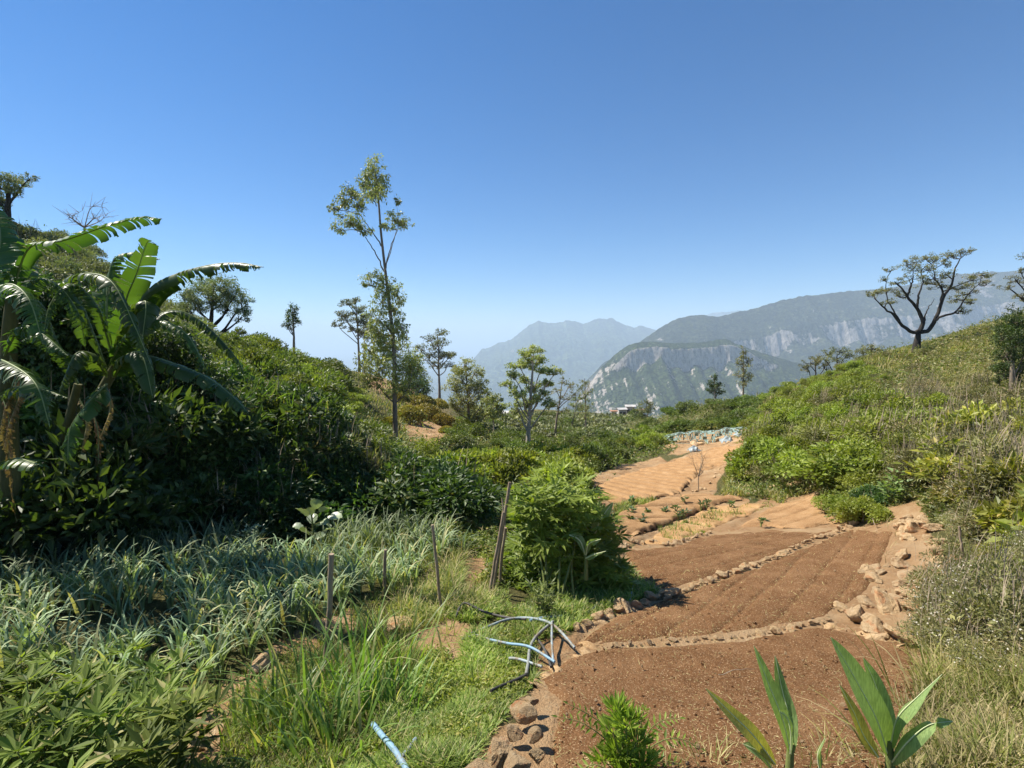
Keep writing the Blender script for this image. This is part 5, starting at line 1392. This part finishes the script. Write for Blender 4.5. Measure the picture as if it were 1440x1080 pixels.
herb('leafy_weed', 'yellow-leaved sapling sprouting between shrubs at right', 1290, 680, 40, 36, 50, 65, 'yellow', .16, palm=False, Wd=.5, Y=9.0)
herb('leafy_weed', 'upper pale yellow shoot among the right-hand shrubs', 1310, 645, 60, 36, 80, 66, 'yellow', .17, palm=False, Wd=.5, Y=9.2)
herb('leafy_weed', 'broad-leaved weed among the white flowers at the right edge', 1345, 885, 46, 40, 24, 67, 'lime', .11, palm=False, Wd=.5)
# long-leaved plants filling the lower left corner
def corner(px, py, n, s, seed, label):
    r = np.random.default_rng(seed); g = G(px, py); mb = MB(); sb = MB()
    o = empty('long_leaved_plant', tuple(g), label, 'plant')
    for i in range(n):
        c = np.array([r.normal(0, .17), r.normal(0, .13), r.uniform(.1, .34)]) * s
        m = 14; az = r.random(m) * 6.28
        d = np.stack([np.cos(az), np.sin(az), r.uniform(0, .9, m)], 1)
        ll = .13 * s * r.uniform(.6, 1.2, m)
        addleaves(mb, np.repeat([c], m, 0) + d * .01, d, [0, 0, 1.] + rdir(m, r) * .4, ll, ll * .24, .15)
        addtube(sb, curve([[c[0] * .3, c[1] * .3, -.05], c], 4), [.006, .005, .004, .003], 4)
    sb.build('stems', [M['stem']], o); mb.build('foliage', [M['grassy']], o)
M['grassy'] = leafmat('lance_leaf', (.07,.105,.016), (.135,.18,.03), (.24,.29,.06), (.34,.3,.12), .96, tr=.35, rough=.6, spec=.25)
for i, (x, y, lb) in enumerate([(40,1075,'leftmost long-leaved plant in the bottom corner'), (110,1050,'long-leaved plant in the bottom left corner, second from the edge'), (180,1070,'long-leaved plant at the bottom beside the earth path'), (30,1000,'long-leaved plant overhanging the leeks at the left edge'), (140,1000,'long-leaved plant bordering the leek field'), (210,1030,'small long-leaved plant by the flat stone at the field edge'), (90,1110,'long-leaved plant cut off by the bottom edge'), (235,1095,'long-leaved plant beside the grass at the bottom')]):
    corner(x, y, 34, 1.0, 700 + i, lb)
# seedlings on the orange bed
for i, (x, y, w, h) in enumerate([(903,743,10,13),(912,728,9,9),(934,727,8,9),(885,727,9,11),(886,738,6,6),(950,726,14,16),(962,730,12,10),(962,712,9,12),(955,735,12,8),(986,720,14,12),(994,716,10,10),(1027,716,10,8),(891,714,9,8),(1070,742,12,10)]):
    so = herb('seedling', 'young leafy seedling planted on the orange soil bed', x, y, w, h, 26, 800 + i, 'deep', .10, 'seedling', palm=False, Wd=.5, stems=2, group='seedlings on the orange bed'); so.location.z += .07
# ---------------------------------------------------------------- stones
def stone_mb(seed, flat=.7, rough=.28, sub=3):
    import bmesh
    r = np.random.default_rng(seed)
    bm = bmesh.new(); bmesh.ops.create_icosphere(bm, subdivisions=sub + 1, radius=1)
    V = np.array([v.co[:] for v in bm.verts]); F = np.array([[v.index for v in f.verts] for f in bm.faces]); bm.free()
    n = unit(V.copy())
    # cut by a few random planes for broken faces
    d = np.ones(len(V))
    for k in range(12):
        a = unit(r.normal(0, 1, 3)); h = r.uniform(.5, .82); c = n @ a
        d = np.where(c > .05, np.minimum(d, h / np.maximum(c, .05)), d)
    d += fbm(n[:, 0] * 2.2 + seed, n[:, 1] * 2.2 + n[:, 2] * 1.7, seed, 4) * rough * .5
    V = n * d[:, None] * [1, r.uniform(.65, .95), flat * r.uniform(.8, 1.1)]
    mb = MB(); mb.add(V, F, 0, 0., False); return mb
STONES = [stone_mb(900 + i).mesh('stone', [M['stone']]) for i in range(10)]
def stone(loc, s, seed, label, group=None, name='stone', sz=1.0, sink=.3, mesh=None, cat='stone'):
    r = np.random.default_rng(seed)
    o = bpy.data.objects.new(name, mesh or STONES[seed % 10]); COL.objects.link(o)
    s3 = (s * r.uniform(.85, 1.25), s * r.uniform(.75, 1.1), s * sz * r.uniform(.8, 1.1))
    o.scale = s3; o.rotation_euler = (r.normal(0, .25), r.normal(0, .25), r.random() * 6.28)
    o.location = (loc[0], loc[1], loc[2] + s3[2] * (1 - sink) * .5)
    return tag(o, label, cat, group)
def stone_row(P, n, smin, smax, label, group, seed, lift=.03, jit=1.5):
    r = np.random.default_rng(seed); P = A(P, float)
    seg = np.hypot(*(P[1:] - P[:-1]).T); c = np.concatenate([[0], np.cumsum(seg)]); 
    t = (np.arange(n) + r.uniform(-.3, .3, n)) / (n - 1) * c[-1]; t = np.clip(t, 0, c[-1])
    px = np.interp(t, c, P[:, 0]); py = np.interp(t, c, P[:, 1]) + r.normal(0, jit, n)
    g = Gs(px, py)
    for i, p in enumerate(g):
        stone((p[0], p[1], p[2] + lift), min(smax * 1.25, smin * 1.05 * math.exp(abs(r.normal(0, .5)))), int(r.integers(1e6)), label, group, sz=.8, sink=.75)
stone_row([(812,888),(840,872),(880,858),(925,843)], 13, .06, .12, 'sandy stone in the rim from the pipes up to the flat slab', 'stones by the pipes', 1)
stone_row([(935,842),(958,834),(1000,818),(1040,804),(1078,790),(1120,772),(1160,755),(1200,740)], 56, .035, .085, 'pale stone in the long line between the two middle beds', 'stones between the middle beds', 2)
stone_row([(842,915),(870,910),(930,906),(1000,900),(1060,893)], 26, .015, .045, 'small stone half buried along the rim of the nearest bed', 'stones rimming the nearest bed', 3, .01)
stone_row([(1065,892),(1100,887),(1140,880),(1165,876)], 12, .025, .06, 'stone on the nearest bed rim close to the rock outcrop', 'stones near the outcrop', 4, .02)
stone_row([(870,776),(890,768),(915,764),(940,770),(960,764),(1000,752)], 20, .04, .09, 'clod or stone along the top of the left far bed', 'stones above the left far bed', 5)
stone_row([(1090,690),(1010,705),(985,700),(965,698),(1000,680),(1012,662)], 26, .05, .14, 'pale rubble stone beside the furrowed bed', 'rubble beside the furrowed bed', 6)
stone_row([(975,625),(1000,618),(1025,612),(1045,612),(1048,620)], 10, .15, .3, 'pale stone below the green net', 'stones below the net', 7)
r0 = np.random.default_rng(66)
for i in range(95):       # rocky ground right of the beds
    x = r0.uniform(1215, 1340); y = r0.uniform(725, 865)
    if x < 1205 + (y < 800) * 40: continue
    g = G(x, y); stone(g, r0.uniform(.03, .17), int(r0.integers(1e6)), 'rough sandy rock in the rubble at the right end of the beds', 'rubble right of the beds', sz=.8, sink=.7)
for i in range(90):       # loose pebbles on the soil
    k = ['near', 'middle', 'far_left'][r0.integers(3)] if i > 40 else 'near'
    p = sample(PLOTS[k], 3, r0)[0]
    stone((p[0], p[1], p[2] + .05), r0.uniform(.006, .02), int(r0.integers(1e6)), 'tiny pebble lying loose on the dug soil', 'pebbles on the soil', name='pebble', cat='pebble')
def big(px, py, s, seed, label, flat=.5, rough=.3, Y=None, sink=.5, name='rock', dz=0):
    g = G(px, py) if Y is None else W(px, py, Y)
    me = stone_mb(seed, flat, rough, 4).mesh(name, [M['stone']])
    return stone((g[0], g[1], g[2] + dz), s, seed, label, name=name, mesh=me, sink=sink, cat='rock')
big(1250,862,.27,1001,'largest pale flat rock of the outcrop right of the near bed', .45)
big(1205,872,.2,1002,'slanted layered rock at the left end of the outcrop', .5)
big(1228,888,.2,1003,'low tan rock under the largest flat rock', .4)
big(1188,860,.14,1004,'pinkish slab between the bed and the outcrop', .4)
big(1290,858,.16,1005,'round tan rock right of the largest flat rock', .6)
big(1262,900,.16,1012,'lowest rock of the outcrop beside the white flowers', .4)
big(1372,802,.15,1006,'rounded yellow rock at the foot of the thin right stake', .75, sink=.1)
big(1340,828,.15,1007,'reddish rock left of the rounded yellow rock', .6)
big(1362,834,.13,1008,'sandy rock below the rounded yellow rock', .6)
big(1285,750,.22,1009,'pale block standing at the top of the eroded path', .9)
big(1110,778+0,.02,1010,'small lump on the middle bed', .8)
big(942,838,.17,1011,'large flat slab where the stone line meets the pipes', .35, .15, sink=.2)
big(370,938,.17,1013,'long flat orange stone across the leek field edge', .35)
big(450,885,.12,1014,'flat orange stone behind the thick stake', .4)
big(285,1045,.15,1015,'flat sandy stone near the bottom left', .35)
big(560,885,.16,1016,'cracked orange stone half hidden by tall grass', .6)
# the small dry-stone wall at the bottom
for i, (x, y, s, fl, lb) in enumerate([(738,1004,.105,.6,'top stone of the small wall at the bottom'), (723,1032,.075,.8,'orange-stained stone of the small wall'), (752,1035,.07,.9,'upright narrow stone of the small wall'),
     (703,1060,.11,.7,'large tan stone at the lower left of the small wall'), (757,1062,.065,.9,'stone under the upright one in the small wall'), (724,1078,.1,.8,'lowest stone of the small wall'),
     (672,1080,.09,.5,'flat stone in the grass left of the small wall'), (748,985,.06,.5,'small stone behind the top of the wall')]):
    big(x, y, s * .85, 1020 + i, lb, fl, .25, Y=3.05 - .9 * (y - 985) / 95 * .8, sink=.9)
for i, (x, y, lb) in enumerate([(1403,1043,'dark grey lump in the grass near the bottom right corner'), (1379,1063,'second dark lump, lower left of the first, near the corner')]):
    g = G(x, y); stone(g, .022, 40 + i, lb, name='dark_lump', mesh=stone_mb(1040 + i).mesh('dark_lump', [M['darklump']]))  # two small dark grey lumps in the grass
# eroded earth lumps along the soil rims
def rim(name, P, n, h, seed, label, mat='stone'):
    r = np.random.default_rng(seed); P = A(P, float); g = Gs(np.interp(np.linspace(0, len(P) - 1, n), range(len(P)), P[:, 0]), np.interp(np.linspace(0, len(P) - 1, n), range(len(P)), P[:, 1]))
    k = 11; a = np.linspace(0, math.pi, k); V = []
    T = unit(np.gradient(g, axis=0)); S = unit(np.cross(T, [0, 0, 1.]))
    for i in range(len(g)):
        w = h * (1.3 + .7 * math.sin(i * .7 + seed)); hh = h * (.8 + .5 * fbm(i * .23, seed, 3, 3))
        V.append(g[i] + np.outer(np.cos(a) * w, S[i]) + np.outer(np.sin(a) * hh - .04, [0, 0, 1]))
    V = A(V); V = V + (fbm(V[..., 0] * 9, V[..., 1] * 9 + V[..., 2] * 7, seed, 4) * h * .5)[..., None] * [.5, .5, 1]
    mb = MB(); mb.add(V.reshape(-1, 3), grid_faces(len(g), k), 0, 0., True)
    return tag(mb.build(name, [M[mat]]), label, 'earth rim')
M['clay'] = soil('sandy_clay', (.38,.23,.11), (.48,.31,.16), (.58,.42,.25))
rim('earth_rim', [(745,972),(765,960),(790,945),(810,932),(822,912),(840,905)], 60, .075, 3, 'sandy clay rim at the left corner of the nearest bed', 'clay')
rim('earth_rim', [(790,892),(812,884),(838,876),(870,862),(905,850)], 60, .08, 4, 'sandy clay bank under the stones by the pipes', 'clay')
rim('earth_rim', [(940,838),(1000,816),(1078,788),(1160,753),(1205,738),(1240,742)], 140, .035, 5, 'thin clay ridge carrying the long line of stones', 'clay')
rim('earth_rim', [(1160,880),(1200,890),(1240,902),(1280,912)], 50, .08, 6, 'tan eroded lip between the nearest bed and the outcrop', 'clay')
rim('earth_rim', [(842,912),(900,905),(990,901),(1060,893),(1150,878)], 110, .02, 7, 'low crumbling lip between the nearest and the middle bed', 'clay')

# ---------------------------------------------------------------- stakes and sticks
def stake(name, label, base, top, r0_, Y=None, mat='stake', lean=0, cat='stake', wob=.006, sides=8):
    g = G(*base) if Y is None else W(base[0], base[1], Y)
    e = W(top[0], top[1], g[1] + lean) - g; mb = MB()
    P = curve([[0, 0, -.15], [0, 0, 0], e * .5 + RNG.normal(0, wob, 3), e], 14, wob * .4)
    R = r0_ * (1 + RNG.normal(0, .06, 14)) * np.linspace(1.05, .85, 14)
    addtube(mb, P, R, sides); return tag(mb.build(name, [M[mat]], loc=tuple(g)), label, cat)
stake('fence_stake', 'thickest upright wooden stake standing in the tall grass at left', (458,945), (466,779), .026)
stake('fence_stake', 'short grey stake between the thick stake and the thin one', (541,838), (542,773), .022)
stake('fence_stake', 'thin leaning stake at the right end of the leek field', (621,865), (608,738), .017)
stake('fence_stake', 'thin whitish stake standing among rocks at the right', (1355,805), (1349,740), .014)
stake('fence_stake', 'left stick of the tied bundle beside the round bush', (688,842), (708,720), .019, lean=.1)
stake('fence_stake', 'thick dark stick of the tied bundle beside the round bush', (692,838), (717,678), .021, lean=.15)
stake('fence_stake', 'thin stick crossing behind the bundle beside the round bush', (714,775), (706,700), .014, lean=.2)
stake('fence_stake', 'twisted rightmost stick of the bundle beside the round bush', (702,826), (711,742), .02, lean=-.1)
stake('fence_post', 'pale cut post at the right edge beneath the dark shrub', (1413,572), (1417,550), .07, Y=15, cat='post')
stake('fence_post', 'darker leaning post just right of the pale cut post', (1420,572), (1426,538), .05, Y=15.2, cat='post')
for i, (a, c, lb) in enumerate([((1290,845),(1335,812),'bent dry stick over the rubble at right'), ((1212,690),(1230,745),'thin pale dry stem at the foot of the right shrubs'), ((884,727),(908,741),'dry stick lying across the orange bed'), ((1010,960),(1060,952),'straw lying on the nearest bed')]):
    g0 = G(*a); g1 = G(*c); m = (g0 + g1) / 2 + [0, 0, .08]; mb = MB(); addtube(mb, curve([g0 + [0,0,.06], m, g1 + [0,0,.06]], 10, .004) - g0, np.linspace(.012, .005, 10) * (.3 if i == 3 else 1), 5)
    tag(mb.build('dry_stick', [M['twig']], loc=tuple(g0)), lb, 'stick')
bare('dry_sapling', 'leafless brown sapling standing beside the furrowed bed', (983,692), [(975,645),(980,640),(986,642),(992,648),(972,652),(990,660),(978,660),(984,636)], float(G(983,690)[1]), .02, 51, trunk=(982,668), cat='sapling')
bare('dry_sapling', 'small red-brown dead seedling left of the far bed', (870,778), [(866,765),(872,760),(878,768),(862,770)], float(G(870,778)[1]), .012, 52, trunk=(870,772), cat='sapling')

# ---------------------------------------------------------------- pipes
def hose(label, pts, r_, mat='hose', name='water_pipe', n=26):
    P = []
    for p in pts:
        g = G(p[0], p[1] + (p[2] if len(p) > 2 else 0) * 0)
        dz = p[2] if len(p) > 2 else .03
        # a raised point: further down the same line of sight the pipe stands dz above ground
        P.append(g + [0, 0, dz + (.035 if 640 < p[0] < 810 and p[1] > 860 else 0)])
    P = curve(P, n); mb = MB(); b = P[0].copy(); addtube(mb, P - b, r_ * .85, 10)
    return tag(mb.build(name, [M[mat]], loc=tuple(b)), label, 'pipe')
hose('longest pale pipe arching right from the grass and dipping into the near bed', [(655,905,.03),(690,892,.04),(712,884,.05),(738,882,.06),(765,892,.08),(785,905,.08),(808,922,.03)], .014)
hose('dark pipe looping from the dry grass up to the pale pipes', [(641,880,.03),(648,868,.06),(657,866,.08),(680,872,.05),(712,878,.04),(740,883,.05)], .015, 'hosed')
hose('blue pipe reaching back from the pipe junction to the stones', [(745,886,.05),(765,882,.05),(790,876,.04)], .015, 'hoseb')
hose('curved grey pipe bending down to the left of the junction', [(778,892,.07),(757,908,.05),(746,925,.04),(743,945,.03),(740,964,.02)], .015, 'hoseg')
hose('straight pale blue pipe running from the grass to the clay rim', [(690,915,.04),(715,922,.05),(745,930,.06),(780,944,.04)], .013, 'hoseb')
hose('short bluish pipe stub ending in the grass below the straight one', [(716,939,.03),(730,943,.04),(762,950,.03)], .013)
hose('upright pipe piece leaning against the junction', [(776,898,.1),(776,920,.06),(778,943,.02)], .012)
hose('thin black hose lying in the grass toward the stone wall', [(740,966,.03),(725,972,.02),(700,984,.02),(690,990,.02)], .012, 'hosed')
hose('pale pipe slanting from the bushes down to the stone rim', [(857,832,.05),(845,850,.04),(832,862,.04),(822,866,.03)], .014, 'hoseg')
hose('thin green-blue tube hanging by the shaded right side of the bush', [(891,826,.05),(888,838,.03),(886,848,.03)], .01, 'hoseb')
hose('brown root-like pipe lying under the others at the junction', [(752,905,.02),(765,925,.02),(775,948,.02)], .012, 'hosed')
hose('faint grey pipe half buried in grass left of the junction', [(650,910,.03),(672,906,.03),(700,918,.02)], .012, 'hoseg')
hose('thick blue pipe in the grass at the bottom edge', [(525,1043,.1),(540,1062,.09),(556,1082,.09),(580,1115,.08)], .019, 'hoseb')
hose('shorter blue pipe crossing toward the thick one at the bottom edge', [(585,1065,.08),(575,1078,.08),(560,1095,.08)], .015, 'hoseb')

# ---------------------------------------------------------------- net, sheets, village
def net():
    n = 70; r = np.random.default_rng(3); K = 13; R = np.zeros((n, K, 3)); mb = MB()
    for i in range(n):
        u = i / (n - 1); Y = 37 - 4 * u; c = W(925 + 125 * u, 605, Y); c[2] = float(H(c[0], c[1])) + .1
        h = (.2 + .55 * math.sin(u * math.pi) ** .6) * (1 + .05 * math.sin(i * .5)); w = 1.3
        for j in range(K):
            t = j / (K - 1)
            R[i, j] = c + [.05 * math.sin(i + j), (t - .5) * w + .2 * math.sin(i * .25), h * math.sin(t * math.pi) ** .8]
    for i in range(0, n, 2): addtube(mb, R[i], .005, 3)
    for j in range(K): addtube(mb, R[:, j], .008 + .008 * (j % 4 == 0), 3)
    for i in range(n - 1):
        for j in range(K - 1):
            if r.random() < .3: mb.add([R[i, j], R[i + 1, j], R[i + 1, j + 1], R[i, j + 1]], [[0, 1, 2, 3]])
    tag(mb.build('shade_net', [M['net']]), 'faded green netting draped in a low arch beyond the furrowed bed', 'net')
net()
def sheet(px, py, w, h, seed, label, mat='tarp'):
    g = G(px, py); k = g[1] / 720; u = np.linspace(-1, 1, 18); X, Yv = np.meshgrid(u, u, indexing='ij')
    Z = h * k * np.exp(-(X ** 2 + Yv ** 2) * 1.1) + fbm(X * 2.5, Yv * 2.5, seed, 3) * h * k * .5
    mb = MB(); mb.add(np.stack([X * w * k, Yv * w * k * .8, Z], 2).reshape(-1, 3), grid_faces(18, 18), 0, 0., True)
    tag(mb.build('plastic_sheet', [M[mat]], loc=tuple(g + [0, 0, .02])), label, 'sheet')
sheet(976,635,8,8,1,'crumpled pale blue plastic sheet on the orange earth below the net')
sheet(1022,622,10,9,2,'grey-white crumpled sheet under the right end of the net')
sheet(1040,612,7,8,3,'small white bag at the far right of the net')
def house(px, py, wpx, h, Y, label, roof, rz=0.0, d=.7):
    g = W(px, py, Y); g[2] = min(g[2], float(H(g[0], g[1]))) ; w = wpx * Y / 720; D = w * d
    o = empty('house', tuple(g), label, 'house', None); o.rotation_euler = (0, 0, rz)
    def box(x0, x1, y0, y1, z0, z1):
        V = [[x, y, z] for x in (x0, x1) for y in (y0, y1) for z in (z0, z1)]
        return V, [[0,1,3,2],[4,6,7,5],[0,4,5,1],[2,3,7,6],[0,2,6,4],[1,5,7,3]]
    mb = MB(); mb.add(*box(-w/2, w/2, -D/2, D/2, -1.5, h)); mb.build('wall', [M['wallp']], o)
    mb = MB(); e = .35; r_ = h + .28 * D
    V = [[-w/2-e,-D/2-e,h+.01],[w/2+e,-D/2-e,h+.01],[w/2+e,0,r_],[-w/2-e,0,r_],[-w/2-e,D/2+e,h+.01],[w/2+e,D/2+e,h+.01]]
    V2 = [[a, b_, c - .1] for a, b_, c in V]
    mb.add(V + V2, [[0,1,2,3],[3,2,5,4],[6,9,8,7],[9,10,11,8],[0,6,7,1],[4,5,11,10],[0,3,9,6],[3,4,10,9],[1,7,8,2],[2,8,11,5]]); mb.build('roof', [M[roof]], o)
    nwin = max(2, int(w / 2.2))
    for i in range(nwin):
        x = -w/2 + w * (i + .5) / nwin; mb = MB()
        z0, z1 = (.0, h * .72) if i == nwin // 2 else (h * .35, h * .72)
        mb.add(*box(x - .4, x + .4, -D/2 - .03, -D/2 + .05, z0, z1)); mb.build('door' if i == nwin // 2 else 'window', [M['pane']], o)
house(874, 582, 11, 2.6, 148, 'small white house leftmost in the far hamlet below the cliff', 'roofp', .2)
house(886, 580, 12, 3.0, 154, 'long white house in the middle of the far hamlet below the cliff', 'roofp', -.1)
house(899, 582, 9, 2.6, 150, 'white house with a rusty roof at the right of the far hamlet', 'roofr', .3)
house(863, 583, 7, 2.3, 146, 'tiny pale shed at the left end of the far hamlet', 'roofr', 0)
house(708, 578, 14, 2.8, 150, 'white roadside house at the top of the far tea terraces', 'roofp', -.2)
house(697, 582, 8, 2.4, 140, 'small pale hut beside the roadside house on the tea terraces', 'roofr', .2)
# ---------------------------------------------------------------- drop models that were never placed
for o in list(COL.objects):
    if o.get('_used') is not None: del o['_used']
for L_ in (deepA, deepA2, hillA, hillB, valA, valB, rA, rB, rC, rF, low, bankg, dryt, lawnt, mixt, fern, TW, hillD):
    for o in L_:
        if o.location.length < 1e-6: bpy.data.objects.remove(o)
print('tris', sum(len(m.polygons) for m in bpy.data.meshes), 'objects', len(COL.objects))
